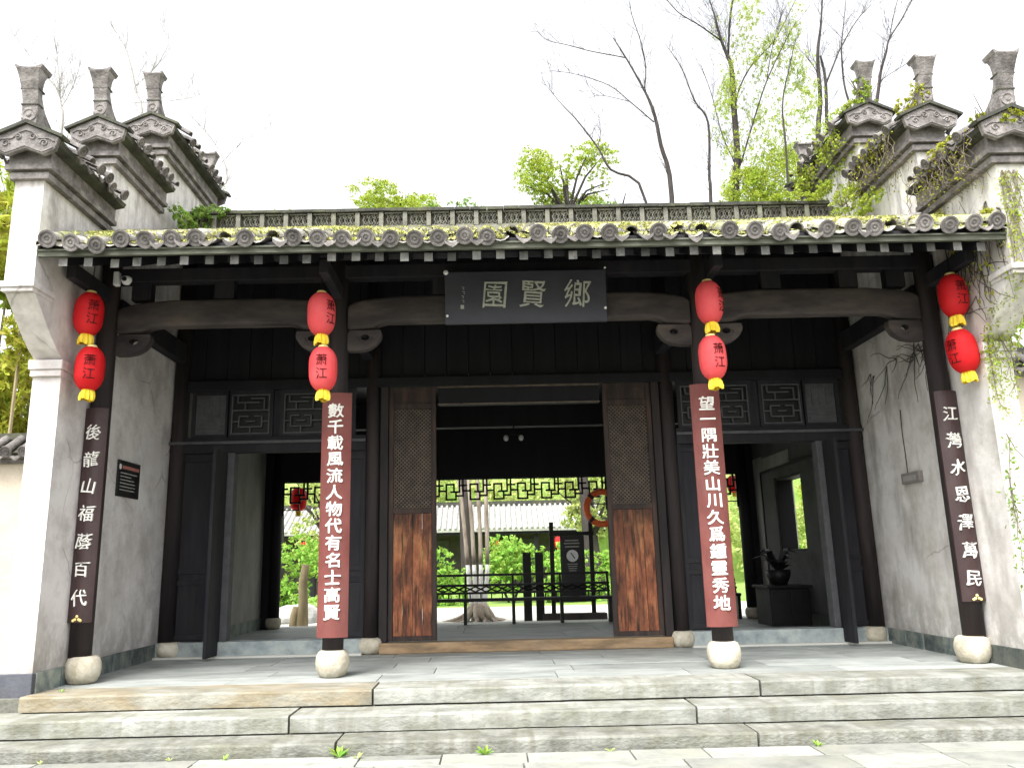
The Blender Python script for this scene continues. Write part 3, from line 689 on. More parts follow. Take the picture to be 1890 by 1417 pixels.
# side bays: sill, mid rail, fret windows, leaves
def fret(mb, x0, x1, z0, z1, y, t=.016, kind=0):
    def hb(a, b, z): mb.box(a, b, y-.02, y+.02, z-t/2, z+t/2)
    def vb(x, a, b): mb.box(x-t/2, x+t/2, y-.018, y+.022, a, b)
    w_, h = x1-x0, z1-z0; X = lambda u: x0+u*w_; Z = lambda v: z0+v*h
    hb(x0, x1, z0+t/2); hb(x0, x1, z1-t/2); vb(x0+t/2, z0+t, z1-t); vb(x1-t/2, z0+t, z1-t)
    m_ = max(1, round(w_/.5))
    for i in range(m_):
        a = i/m_; s = 1/m_
        P = lambda u: a+u*s
        hb(X(P(.0)), X(P(1)), Z(.60)); hb(X(P(.15)), X(P(.72)), Z(.80)); hb(X(P(.2)), X(P(.8)), Z(.18)); vb(X(P(.2)), Z(.18), Z(.45)); vb(X(P(.8)), Z(.18), Z(.45))
        hb(X(P(.2)), X(P(.45)), Z(.45)); hb(X(P(.6)), X(P(.8)), Z(.45)); hb(X(P(0)), X(P(.2)), Z(.32)); hb(X(P(.8)), X(P(1)), Z(.32))
        vb(X(P(.5)), Z(0), Z(.18)); hb(X(P(.38)), X(P(.62)), Z(.32)); vb(X(P(.15)), Z(.8), Z(1)); vb(X(P(.85)), Z(.60), Z(.9)); hb(X(P(.5)), X(P(.85)), Z(.9)); vb(X(P(.35)), Z(.60), Z(.8))
    return mb
def side_bay(sx, xin, xout, op0, op1):
    """xin is the inner column, xout the outer; the doorway runs op0..op1"""
    a, b = sorted((xin, xout))
    part('sill_stone', MB().box(a, b, 2.06, 2.36, -.01, .195), 'sill_stone', gate, origin=((a+b)/2, 2.1, .1), bevel=.01)
    part('sill_stone', MB().box(a, b, 1.98, 2.058, -.01, .022), 'garden_paving', gate, origin=((a+b)/2, 2.0, 0))
    part('mid_rail', MB().box(a, b, 2.13, 2.27, 2.68, 2.90), 'porch_wood', gate, origin=((a+b)/2, 2.2, 2.8), bevel=.012)
    part('rail_ledge', MB().box(a, b, 2.09, 2.129, 2.80, 2.84), 'fret_wood', gate, origin=((a+b)/2, 2.2, 2.8), bevel=.006)
    o0, o1 = sorted((op0, op1))
    for (p, q_) in ((a, o0), (o1, b)):
        if q_-p < .05: continue
        fr = part('side_leaf', MB().box(p+.002, q_-.002, 2.19, 2.23, .195, 2.68), 'porch_wood', gate, origin=((p+q_)/2, 2.2, 1))
        for e in (p+.03, q_-.03): part('leaf_stile', MB().box(e-.025, e+.025, 2.165, 2.189, .2, 2.68), 'porch_wood', fr, origin=(e, 2.17, 1))
        for zz in (.25, .95, 1.1, 2.6): part('leaf_rail', MB().box(p+.056, q_-.056, 2.168, 2.189, zz-.03, zz+.03), 'porch_wood', fr, origin=((p+q_)/2, 2.17, zz))
    for e in (o0, o1): part('door_post', MB().box(e-.055, e+.055, 2.12, 2.30, .196, 2.68), 'fret_wood', gate, origin=(e, 2.2, 1), bevel=.008)
    # three windows above
    fx = [(4.06, 4.48), (3.45, 3.98), (2.30, 3.25)]
    for j, (u, v) in enumerate(fx):
        p, q_ = sorted((sx*u, sx*v))
        f = part('transom_window', MB().box(p-.05, q_+.05, 2.15, 2.19, 2.90, 2.94).box(p-.05, q_+.05, 2.15, 2.19, 3.50, 3.56).box(p-.05, p, 2.15, 2.19, 2.94, 3.50).box(q_, q_+.05, 2.15, 2.19, 2.94, 3.50), 'porch_wood', gate, origin=((p+q_)/2, 2.17, 3.2))
        if j == 0:
            pb = part('carved_panel', MB().box(p, q_, 2.18, 2.20, 2.94, 3.50), 'fret_wood', f, origin=((p+q_)/2, 2.19, 3.2))
            mb = MB()
            for zz in (3.0, 3.06, 3.12): mb.box(p+.05, q_-.05, 2.165, 2.179, zz-.012, zz+.012)
            for uu in (.25, .5, .75): mb.box(p+(q_-p)*uu-.012, p+(q_-p)*uu+.012, 2.165, 2.179, 3.2, 3.44)
            mb.box(p+.06, q_-.06, 2.163, 2.1645, 3.44, 3.46)
            part('carving', mb, 'fret_wood', f, origin=((p+q_)/2, 2.17, 3.2))
        else:
            part('fretwork', fret(MB(), p, q_, 2.94, 3.50, 2.17), 'fret_wood', f, origin=((p+q_)/2, 2.17, 3.2))
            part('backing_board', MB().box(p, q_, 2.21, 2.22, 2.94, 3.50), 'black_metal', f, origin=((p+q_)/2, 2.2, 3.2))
    for u in (4.02, 3.35):
        part('window_post', MB().box(sx*u-.05, sx*u+.05, 2.191, 2.26, 2.90, 3.56), 'porch_wood', gate, origin=(sx*u, 2.2, 3.2))
side_bay(-1, -2.10, -4.80, -2.45, -3.95)
side_bay(1, 2.20, 4.80, 2.62, 4.18)
# an opened leaf in each side doorway
part('open_leaf', MB().box(-4.02, -3.98, 1.62, 2.1, .03, 2.66), 'porch_wood', gate, origin=(-4.0, 2.1, 0))
part('open_leaf', MB().box(4.20, 4.24, 1.72, 2.1, .03, 2.66), 'porch_wood', gate, origin=(4.2, 2.1, 0))
# centre bay
part('threshold', MB().box(-1.88, 1.96, 2.02, 2.24, .0, .135), 'threshold_wood', gate, origin=(0, 2.1, .06), bevel=.015)
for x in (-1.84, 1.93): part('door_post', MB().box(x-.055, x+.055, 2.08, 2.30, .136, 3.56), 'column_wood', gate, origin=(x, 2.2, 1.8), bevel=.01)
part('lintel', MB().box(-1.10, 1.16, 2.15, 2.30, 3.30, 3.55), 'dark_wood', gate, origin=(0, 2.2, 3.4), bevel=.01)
part('lintel_trim', MB().box(-1.10, 1.16, 2.11, 2.149, 3.535, 3.555), 'lattice_wood', gate, origin=(0, 2.1, 3.54))
part('lintel_trim', MB().box(-1.10, 1.16, 2.12, 2.149, 3.295, 3.31), 'lattice_wood', gate, origin=(0, 2.1, 3.3))
def leaf(x0, x1):
    fr = MB(); y0, y1 = 2.12, 2.18; s = .065
    fr.box(x0, x0+s, y0, y1, .15, 3.55).box(x1-s, x1, y0, y1, .15, 3.55)
    for a, b in ((.15, .21), (1.80, 1.87), (3.24, 3.32), (3.49, 3.55)): fr.box(x0+s, x1-s, y0+.002, y1-.002, a, b)
    d = part('door_leaf', fr, 'door_frame', gate, origin=((x0+x1)/2, 2.15, 1.8), bevel=.006)
    part('top_panel', MB().box(x0+s, x1-s, 2.145, 2.16, 3.32, 3.49), 'door_frame', d, origin=((x0+x1)/2, 2.15, 3.4))
    n = 4; wd = (x1-x0-2*s)/n
    for i in range(n):
        xa = x0+s+i*wd
        part('plank', MB().box(xa+.002, xa+wd-.002, 2.132+U(0, .006), 2.165, .21, 1.80), 'door_wood', d, origin=(xa, 2.14, 1), bevel=.003)
    lat = MB(); a0, a1, z0, z1 = x0+s, x1-s, 1.87, 3.24; p = .0525; t = .0085
    W_, H_ = a1-a0, z1-z0
    k = -int(H_/p)-1
    while k*p < W_+H_:
        for sg in (1, -1):
            pts = []
            # line x - a0 = k*p + sg*(z - z0) clipped to the rectangle
            base = k*p if sg > 0 else k*p
            zs = z0; 
            def xz(z): return base+(z-z0) if sg > 0 else base-(z-z0)
            if sg > 0: za, zb = max(z0, z0-base), min(z1, z0+W_-base)
            else: za, zb = max(z0, z0+base-W_), min(z1, z0+base)
            if zb-za > .01:
                xa, xb = a0+xz(za), a0+xz(zb); dy = 0 if sg > 0 else .008
                lat.add([(xa-t, 2.142+dy, za), (xa+t, 2.142+dy, za), (xb+t, 2.142+dy, zb), (xb-t, 2.142+dy, zb), (xa-t, 2.150+dy, za), (xa+t, 2.150+dy, za), (xb+t, 2.150+dy, zb), (xb-t, 2.150+dy, zb)],
                        [(0, 1, 2, 3), (7, 6, 5, 4), (0, 4, 5, 1), (1, 5, 6, 2), (2, 6, 7, 3), (3, 7, 4, 0)])
        k += 1
    part('lattice', lat, 'lattice_wood', d, origin=((x0+x1)/2, 2.15, 2.5), kind='stuff')
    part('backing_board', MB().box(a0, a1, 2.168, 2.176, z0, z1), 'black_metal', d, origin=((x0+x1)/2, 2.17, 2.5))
leaf(-1.78, -1.13); leaf(1.20, 1.87)
# rear of the hall
part('rear_beam', MB().box(-4.7, 4.7, 6.92, 7.08, 2.76, 3.92), 'dark_wood', gate, origin=(0, 7, 3.2))
part('ceiling_beam', MB().box(-4.7, 4.7, 4.4, 4.6, 3.35, 3.75), 'dark_wood', gate, origin=(0, 4.5, 3.5))
mb = MB(); y = 2.3
while y < 6.9:
    mb2 = MB().box(-4.7, 4.7, y+.003, min(6.9, y+.4)-.003, 3.78, 3.81); part('ceiling_board', mb2, 'dark_wood', gate, origin=(0, y, 3.8)); y += .4
def meander(mb, x0, x1, zt, h, y, t=.034):
    n = max(1, round((x1-x0)/.46)); w_ = (x1-x0)/n
    segs = [((0, 0), (0, .55)), ((0, .55), (.3, .55)), ((.3, .25), (.3, .95)), ((.3, .25), (.62, .25)), ((.62, .25), (.62, .6)), ((.5, .6), (.85, .6)), ((.85, 0), (.85, .6)),
            ((.3, .95), (.7, .95)), ((.7, .6), (.7, .95)), ((0, .3), (.15, .3)), ((.85, .3), (1, .3)), ((0, .0), (1, .0)), ((.7, .78), (1, .78)), ((1, .3), (1, .78))]
    for i in range(n):
        for (a, b), (c, d) in segs:
            xa, xb = x0+(i+min(a, c))*w_, x0+(i+max(a, c))*w_; za, zb = zt-h*max(b, d), zt-h*min(b, d)
            mb.box(xa-t/2, xb+t/2, y-.02, y+.02, za-t/2, zb+t/2)
    return mb
for a, b in ((-4.45, -2.09), (-1.87, 1.87), (2.09, 4.45)):
    mb = meander(MB(), a, b, 2.75, .42, 7.0)
    mb.box(a, a+.02, 6.98, 7.02, 2.1, 2.75).box(b-.02, b, 6.98, 7.02, 2.1, 2.75)
    for e, s_ in ((a, 1), (b, -1)):
        mb.box(min(e, e+s_*.3), max(e, e+s_*.3), 6.98, 7.02, 2.2, 2.22).box(min(e+s_*.3, e+s_*.32), max(e+s_*.3, e+s_*.32), 6.98, 7.02, 2.2, 2.33)
    part('hanging_fretwork', mb, 'black_metal', gate, origin=((a+b)/2, 7, 2.6))
# ============================================================ LETTERING
def text_verts(s, size, bold=.0, depth=.006, shear=0.0):
    c = bpy.data.curves.new('t', 'FONT'); c.body = s; c.size = size; c.offset = bold; c.extrude = depth/2; c.shear = shear
    c.align_x = 'CENTER'; c.resolution_u = 3
    o = bpy.data.objects.new('t', c); col.objects.link(o)
    bpy.context.view_layer.update()
    me = bpy.data.meshes.new_from_object(o.evaluated_get(bpy.context.evaluated_depsgraph_get()))
    V = [tuple(v.co) for v in me.vertices]; F = [tuple(p.vertices) for p in me.polygons]
    bpy.data.objects.remove(o); bpy.data.curves.remove(c); bpy.data.meshes.remove(me)
    xs = [v[0] for v in V]; ys = [v[1] for v in V]; cx, cy = (min(xs)+max(xs))/2, (min(ys)+max(ys))/2
    return [(a-cx, b-cy, d) for a, b, d in V], F
def character(s, cx, cz, size, surf, m, parent, bold=0.0, wide=1.0, brush=0.0, name='character', tall=1.0, thick=None, fat=0.0):
    """surf(x, z) gives the y of the face the character lies on"""
    V, F = text_verts(s, size, bold, thick or .006); a0, b0 = U(0, 6), U(0, 6)
    vs = []
    for a, b, d in V:
        a2 = a+brush*size*(math.sin(b/size*5+a0)*.5+math.sin(b/size*11+b0)*.25)+brush*.6*b
        b2 = b+brush*size*(math.sin(a/size*6+b0)*.5+math.sin(a/size*13+a0)*.25)+brush*.8*a
        x, z = cx+a2*wide, cz+b2*tall
        vs.append((x, (surf(cx, z)-d-.004 if not thick else surf(cx, z)-.005+(thick/2-d)), z))
    mb = MB().add(vs, F)
    if fat:
        for k, (dx, dz) in enumerate(((fat, fat*.5), (-fat, -fat*.5), (fat*.5, -fat), (-fat*.5, fat))):
            mb.add([(a+dx, b+.0004*(k+1), c+dz) for a, b, c in vs], F)
    return part(name, mb, m, parent, origin=(cx, surf(cx, cz), cz))
# plaque over the centre bay, leaning a little forward
PZ0, PZ1, PX0, PX1 = 3.755, 4.345, -.86, .965
def psurf(x, z): return -.245-(z-PZ0)*.10
pq = empty('plaque', (.05, -.2, 3.76), label='wide black name plaque with three pale brushed characters above the central doorway', cat='sign')
part('board', MB().prism([(psurf(0, PZ0), PZ0), (psurf(0, PZ1), PZ1), (psurf(0, PZ1)+.05, PZ1), (psurf(0, PZ0)+.05, PZ0)], 'X', PX0, PX1), 'plaque_board', pq, bevel=.006)
for s_, x in (('園', -.30), ('賢', .135), ('鄉', .64)):
    character(s_, x, 4.075, .335, psurf, 'char_grey', pq, fat=.0009, brush=.065, tall=1.0, wide=.92)
mb = MB()
for k in range(5):
    z = 4.16-k*.05; x = -.655+.006*math.sin(k*2)
    if k < 4:
        mb.tube([(x-.012, psurf(0, z)-.003, z+.01), (x+.014, psurf(0, z)-.003, z+.004), (x+.002, psurf(0, z)-.003, z-.016), (x+.016, psurf(0, z)-.003, z-.02)], .0035, 4)
part('inscription', mb, 'sign_text', pq, origin=(-.65, -.25, 4.08))
part('seal', MB().box(-.685, -.645, psurf(0, 3.94)-.004, psurf(0, 3.94)+.004, 3.92, 3.965), 'char_grey', pq, origin=(-.66, -.25, 3.94))
for x, z, r_ in ((-.845, 4.335, .028), (-.835, 3.84, .016), (.955, 4.36, .012), (.945, 3.90, .016)):
    part('clip', MB().lathe([(r_*.6, 0), (r_, .01), (r_, .02), (r_*.5, .03)], (x, psurf(0, z), z), 8, 'Y'), 'white_paint', pq, origin=(x, psurf(0, z), z))
# couplet boards
def couplet(x0, x1, z0, z1, y, text, zt, zb, size, m, bold, label, brush, wide=1.0, clip=False):
    cx, hw = (x0+x1)/2, (x1-x0)/2; sagitta = .055
    def surf(x, z): u = max(-1, min(1, (x-cx)/hw)); return y-sagitta*(1-u*u)
    t = empty('couplet_board', (cx, y, z0), label=label, cat='couplet board', group='couplet boards hung on the front columns')
    n = 12; f = [(cx-hw+2*hw*i/n) for i in range(n+1)]
    poly = [(x, surf(x, 0)) for x in f]+[(x, surf(x, 0)+.022) for x in reversed(f)]
    part('board', MB().prism(poly, 'Z', z0, z1), m, t)
    N_ = len(text)
    for i, ch in enumerate(text):
        z = zt+(zb-zt)*i/(N_-1)
        character(ch, cx, z, size, surf, 'char_white', t, fat=bold, brush=brush, wide=wide, thick=.024)
    if clip:
        mb = MB()
        for k in range(5): mb.lathe([(.006, 0), (.016, .006), (.012, .014), (.002, .018)], (cx+(k-2)*.019, surf(cx, 0)-.001, z0+.045-abs(k-2)*.010+(.02 if k == 2 else 0)), 8, 'Y')
        part('gilt_clasp', mb, 'gold_cap', t, origin=(cx, y, z0))
    return t
couplet(-2.235, -1.91, .40, 3.00, -.145, '數千載風流人物代有名士高賢', 2.80, .655, .165, 'couplet_red', .0032, 'brick-red couplet board with thirteen white characters on the column left of the central doorway', .02, 1.1)
couplet(1.86, 2.185, .42, 3.02, -.145, '望一隅壯美山川久爲鍾靈秀地', 2.80, .665, .165, 'couplet_red', .0032, 'brick-red couplet board with thirteen white characters on the column right of the central doorway', .02, 1.1)
couplet(-4.81, -4.56, .61, 2.87, -.215, '後龍山福蔭百代', 2.60, .86, .175, 'couplet_dark', .0008, 'dark brown couplet board with seven white characters on the far left column', .09, .95, True)
couplet(4.56, 4.81, .62, 2.88, -.195, '江灣水恩澤萬民', 2.62, .86, .175, 'couplet_dark', .0008, 'dark brown couplet board with seven white characters on the far right column', .09, .95, True)

# ============================================================ LANTERNS
def lantern(x, y, z, tilt, rot, m, label, cap=True, r=.146, h=.45, zh=None):
    t = empty('lantern', (x, y, z-h/2), label=label, cat='lantern', group='red paper lanterns hung in pairs before the columns')
    t.rotation_euler = (0, tilt, 0)
    prof = []
    for i in range(15):
        u = -1+2*i/14; rr = r*(1-abs(u)**3.4*.50)
        prof.append((rr, u*h/2))
    n = 28; mb = MB(); vs = []
    for rr, hh in prof:
        for j in range(n):
            a = 2*math.pi*j/n; k = 1 if j % 2 == 0 else .945
            vs.append((x+rr*k*math.cos(a), y+rr*k*math.sin(a), z+hh))
    K = len(prof)
    fs = [(i*n+j, i*n+(j+1) % n, (i+1)*n+(j+1) % n, (i+1)*n+j) for i in range(K-1) for j in range(n)]+[tuple(range(n-1, -1, -1)), tuple(range((K-1)*n, K*n))]
    b = MB().add(vs, fs)
    part('shade', b, m, t, smooth=True)
    mb = MB().lathe([(r*.36, -.012), (r*.38, 0), (r*.34, .03), (r*.30, .035)], (x, y, z+h/2-.005), 16)
    part('top_rim', mb, 'gold_cap', t)
    # ruffled yellow flounce at the foot
    vs = []; n2 = 22
    for (rr, hh) in ((.050, .01), (.062, -.03), (.070, -.075), (.066, -.11)):
        for j in range(n2):
            a = 2*math.pi*j/n2; k = 1+(.16 if j % 2 else -.16)*(1 if hh < 0 else 0)
            vs.append((x+rr*k*math.cos(a), y+rr*k*math.sin(a), z-h/2+hh+(.012*math.sin(a*3+rot))))
    fs = [(i*n2+j, i*n2+(j+1) % n2, (i+1)*n2+(j+1) % n2, (i+1)*n2+j) for i in range(3) for j in range(n2)]
    part('tassel', MB().add(vs, fs), 'tassel_yellow', t)
    # characters wrap round the shade
    def surfc(rot_):
        return None
    for ch, dz in (('萧', .07), ('江', -.075)):
        V, F = text_verts(ch, .13, -.0005, .004); vs = []
        for a, bb, d in V:
            ang = -math.pi/2+rot+a*1.0/r; zz = bb+dz; u = min(1, abs(zz)/(h/2)); rr = r*(1-u**3.4*.5)+.003+d
            vs.append((x+rr*math.cos(ang), y+rr*math.sin(ang), z+zz))
        part('character', MB().add(vs, F), 'char_black', t)
    if zh:
        part('cord', MB().tube([(x, y, z+h/2+.02), (x, y, zh)], .005, 5), 'dark_wood', t)
    return t
LY = -.70
lantern(-4.635, LY, 3.80, R(2), .75, 'lantern_red', 'upper red lantern of the far left pair, its lettering turned toward the doorway', zh=4.42)
lantern(-4.57, LY, 3.20, R(1), .42, 'lantern_red', 'lower red lantern of the far left pair, just above the dark couplet board')
lantern(-2.15, LY, 3.75, R(-1), .95, 'lantern_faded', 'upper red lantern of the pair left of the central doorway, lettering turned away', zh=4.42, r=.150)
lantern(-2.118, LY, 3.15, R(-1), .08, 'lantern_faded', 'lower red lantern of the pair left of the central doorway, lettering facing front', r=.150)
lantern(2.005, LY, 3.80, R(-2), .85, 'lantern_faded', 'upper red lantern right of the central doorway, its lettering turned to the right', zh=4.42)
lantern(1.995, LY, 3.19, R(-2), .25, 'lantern_faded', 'lower red lantern right of the central doorway, two black characters to the front')
lantern(4.64, LY, 3.825, R(-1), .10, 'lantern_red', 'upper red lantern of the far right pair with two black characters to the front', zh=4.42)
lantern(4.67, LY, 3.21, R(-6), -1.2, 'lantern_red', 'lower tilted red lantern of the far right pair, its lettering hidden', r=.150)

# ============================================================ SMALL FITTINGS
cc = empty('security_camera', (-4.42, -.35, 4.30), label='small white dome camera beside the far left upper lantern', cat='camera')
part('bracket', MB().box(-4.56, -4.50, -.38, -.30, 4.24, 4.40), 'white_paint', cc, bevel=.012)
part('dome', MB().lathe([(.002, -.055), (.035, -.045), (.056, -.01), (.056, .03), (.03, .045), (.002, .05)], (-4.42, -.35, 4.30), 16), 'white_paint', cc, smooth=True)
part('lens', MB().lathe([(.026, 0), (.026, .012), (.002, .014)], (-4.42, -.398, 4.30), 12, 'Y'), 'sign_black', cc)
sg = empty('notice_sign', (-4.805, .92, 2.0), label='small black notice sign fixed to the left white wall', cat='sign')
part('panel', MB().box(-4.805, -4.785, .62, 1.22, 1.99, 2.42), 'sign_black', sg, bevel=.004)
part('heading', MB().box(-4.784, -4.782, .72, 1.18, 2.32, 2.36), 'sign_head', sg)
part('emblem', MB().prism([(.66+.03*math.cos(a*.7), 2.34+.035*math.sin(a*.7)) for a in range(9)], 'X', -4.784, -4.781), 'white_paint', sg)
mb = MB()
for k in range(6):
    z = 2.27-k*.04; mb.box(-4.784, -4.782, .68, .68+U(.25, .47), z-.006, z+.006)
part('text_line', mb, 'sign_text', sg)
bx = empty('wall_box', (4.75, .9, 1.97), label='small grey metal box with a wire above it on the right white wall', cat='junction box')
part('case', MB().box(4.75, 4.81, .72, 1.14, 1.97, 2.10), 'box_grey', bx, bevel=.006)
part('slot', MB().box(4.744, 4.7495, .78, 1.08, 2.00, 2.06), 'conduit', bx)
part('wire', MB().tube([(4.80, 1.06, 2.10), (4.802, 1.06, 2.35), (4.802, 1.07, 2.6), (4.802, 1.05, 2.9)], .006, 5), 'root_trace', bx)
hl = empty('ceiling_lamp', (0, 4.35, 3.35), label='dim twin spotlight hanging in the dark hall behind the central doorway', cat='lamp')
part('arm', MB().tube([(-.13, 4.35, 3.2), (.15, 4.35, 3.2)], .012, 6).tube([(.01, 4.35, 3.2), (.01, 4.38, 3.4)], .012, 6), 'dark_wood', hl)
for x in (-.12, .13): part('spot', MB().lathe([(.002, -.05), (.03, -.04), (.045, 0), (.03, .04), (.002, .05)], (x, 4.33, 3.14), 12), 'lamp_glass', hl, smooth=True)
# benches with low railings at the back of the hall
def bench(x0, x1, label):
    t = empty('railing_bench', ((x0+x1)/2, 7.0, 0), label=label, cat='bench', group='dark railing benches at the back of the hall')
    part('top_rail', MB().box(x0, x1, 7.16, 7.21, .88, .925), 'black_metal', t)
    part('middle_rail', MB().box(x0, x1, 7.12, 7.17, .69, .735), 'black_metal', t)
    part('seat', MB().box(x0, x1, 6.78, 7.10, .42, .475), 'black_metal', t, bevel=.008)
    part('seat_rail', MB().box(x0, x1, 7.04, 7.09, .55, .59), 'black_metal', t)
    mb = MB(); n = int((x1-x0)/.2)
    for i in range(n):
        xa = x0+(x1-x0)*i/n; xb = x0+(x1-x0)*(i+1)/n; xm = (xa+xb)/2
        for (p, q_) in (((xa, .64), (xm, .69)), ((xm, .69), (xb, .64)), ((xa, .64), (xm, .59)), ((xm, .59), (xb, .64))):
            mb.tube([(p[0], 7.10, p[1]), (q_[0], 7.10, q_[1])], .014, 4)
        mb.box(xa-.012, xa+.012, 7.09, 7.11, .475, .55)
    part('back_lattice', mb, 'black_metal', t)
    k = max(2, round((x1-x0)/.9))
    for i in range(k+1):
        x = x0+.03+(x1-x0-.06)*i/k
        part('upright', MB().prism([(7.03, .43), (7.08, .43), (7.22, .93), (7.17, .93)], 'X', x-.02, x+.02), 'black_metal', t, origin=(x, 7, .5))
        part('leg', MB().box(x-.03, x+.03, 6.85, 7.05, 0, .42), 'black_metal', t, origin=(x, 7, 0))
    return t
bench(-1.86, 1.86, 'long dark railing bench across the central opening')
bench(2.10, 4.30, 'dark railing bench behind the right side doorway')
# things standing in the garden behind the hall
kb = empty('notice_board', (1.29, 8.6, -.12), label='black framed notice board with a round white emblem behind the railing', cat='notice board')
for x in (.88, 1.72): part('post', MB().box(x-.045, x+.045, 8.56, 8.64, -.12, 2.02 if x > 1 else 1.95), 'black_metal', kb, origin=(x, 8.6, 0), bevel=.006)
part('top_rail', MB().box(.83, 1.78, 8.55, 8.65, 1.66, 1.74), 'black_metal', kb)
part('panel', MB().box(1.06, 1.57, 8.575, 8.625, .42, 1.658), 'sign_black', kb, bevel=.004)
part('lower_rail', MB().box(.93, 1.67, 8.57, 8.63, .30, .418), 'black_metal', kb)
part('plinth', MB().box(.64, 1.98, 8.45, 8.75, -.12, .07), 'post_wood', kb, bevel=.01).active_material = MATS['corridor_wall']
part('emblem', MB().lathe([(.125, 0), (.125, .006), (.10, .008), (.001, .008)], (1.31, 8.573, 1.24), 24, 'Y'), 'white_paint', kb, origin=(1.31, 8.57, 1.24))
part('emblem_mark', MB().prism([(1.27, 1.30), (1.285, 1.31), (1.37, 1.19), (1.35, 1.18)], 'Y', 8.560, 8.564), 'sign_black', kb)
mb = MB()
for k, (z, a, b) in enumerate(((1.56, 1.16, 1.45), (1.50, 1.14, 1.47), (1.43, 1.16, 1.46))): mb.box(a, b, 8.569, 8.572, z-.014, z+.014)
for k in range(4): mb.box(1.2+.01*k, 1.42-.012*k, 8.569, 8.572, 1.07-.045*k-.008, 1.07-.045*k+.008)
part('text_line', mb, 'sign_text', kb)
for i, (x, lab) in enumerate(((.34, 'left one of two slim black posts behind the railing'), (.60, 'right one of two slim black posts, next to the framed notice board'))):
    t = empty('bollard', (x, 8.6, -.12), label=lab, cat='bollard', group='black posts behind the railing')
    part('shaft', MB().box(x-.085, x+.085, 8.53, 8.67, -.12, 1.30), 'black_metal', t, bevel=.012)
    part('cap', MB().box(x-.09, x+.09, 8.525, 8.675, 1.302, 1.33), 'black_metal', t, bevel=.006)
bu = empty('lifebuoy', (1.80, 6.86, 2.15), label='orange ring hanging on the rear column behind the right door leaf', cat='lifebuoy')
pts = [(1.76+.31*math.cos(2*math.pi*i/32), 6.82, 2.12+.31*math.sin(2*math.pi*i/32)) for i in range(33)]
part('ring', MB().tube(pts, .062, 10, cap=False), 'lifebuoy', bu, smooth=True)
for a in (45, 135, 225, 315):
    c_, s_ = math.cos(R(a)), math.sin(R(a))
    part('band', MB().tube([(1.76+.31*math.cos(R(a-6)), 6.82, 2.12+.31*math.sin(R(a-6))), (1.76+.31*math.cos(R(a+6)), 6.82, 2.12+.31*math.sin(R(a+6)))], .066, 10), 'couplet_dark', bu, smooth=True)
part('strap', MB().tube([(1.80, 6.82, 2.43), (1.88, 6.87, 2.62)], .012, 5), 'black_metal', bu)
st = empty('rustic_post', (-4.46, 9.0, -.12), label='weathered timber post in the garden seen through the left side doorway', cat='post')
part('shaft', MB().tube([(-4.46, 9, -.14), (-4.45, 9, .4), (-4.47, 9.0, .8), (-4.42, 9.0, 1.18)], [.13, .10, .095, .08], 9), 'post_wood', st, smooth=True)
part('stub', MB().tube([(-4.66, 9.05, -.14), (-4.64, 9.05, .15), (-4.62, 9.04, .30)], [.10, .09, .06], 8), 'post_wood', st, smooth=True)
def boulder(x, y, z, rx, ry, rz_, label):
    bm = bmesh.new(); bmesh.ops.create_icosphere(bm, subdivisions=3, radius=1)
    ph = U(0, 9)
    for v in bm.verts:
        k = 1+.13*math.sin(v.co.x*3+ph)+.1*math.sin(v.co.y*4+v.co.z*3+ph)+U(-.03, .03)
        v.co = Vector((v.co.x*rx*k, v.co.y*ry*k, v.co.z*rz_*k))
    me = bpy.data.meshes.new('rock'); bm.to_mesh(me); bm.free(); me.materials.append(MATS['rock'])
    inst('rock', me, None, (x, y, z), label=label, cat='rock', group='garden rocks behind the hall')
boulder(-3.75, 9.6, 0, .45, .35, .28, 'long pale rock beside the weathered timber post')
boulder(-4.95, 10.4, 0, .5, .4, .3, 'pale rock left of the weathered timber post')
# side table with a dark potted plant by the right doorway
tb = empty('side_table', (4.25, 4.5, 0), label='black cabinet standing inside the right side doorway', cat='cabinet')
part('body', MB().box(3.98, 4.62, 4.2, 4.9, .06, .64), 'dark_wood', tb, bevel=.008)
part('table_top', MB().box(3.94, 4.66, 4.15, 4.95, .641, .68), 'dark_wood', tb, bevel=.006)
for x in (4.0, 4.31): part('door', MB().box(x, x+.29, 4.18, 4.199, .10, .60), 'black_metal', tb, origin=(x, 4.2, .1), bevel=.004)
pp = empty('potted_plant', (4.25, 4.5, .68), label='black potted plant on the cabinet inside the right doorway', cat='potted plant')
part('pot', MB().lathe([(.12, 0), (.18, .12), (.20, .24), (.18, .24), (.16, .2), (.001, .2)], (4.25, 4.5, .68), 16), 'black_metal', pp, smooth=True)
for k in range(16):
    a = k*.43+.2; L_ = U(.25, .42); hh = U(.1, .38)
    p0 = Vector((4.25, 4.5, .88)); p1 = p0+Vector((math.cos(a)*L_*.5, math.sin(a)*L_*.4, hh)); p2 = p0+Vector((math.cos(a)*L_, math.sin(a)*L_*.8, hh*.8))
    sd_ = Vector((-math.sin(a), math.cos(a), 0))*.075
    part('leaf', MB().add([p0-sd_*.2, p1-sd_, p2, p1+sd_, p0+sd_*.2, p0-sd_*.2+Vector((0, 0, .004)), p1-sd_+Vector((0, 0, .006)), p2+Vector((0, 0, .004)), p1+sd_+Vector((0, 0, .006)), p0+sd_*.2+Vector((0, 0, .004))],
         [(0, 1, 3, 4), (1, 2, 3), (5, 9, 8, 6), (6, 8, 7), (0, 5, 6, 1), (1, 6, 7, 2), (2, 7, 8, 3), (3, 8, 9, 4)]), 'black_metal', pp)
wb = empty('display_panel', (4.75, 5.4, .25), label='dark panelling round the narrow window on the side wall inside the right doorway', cat='panel')
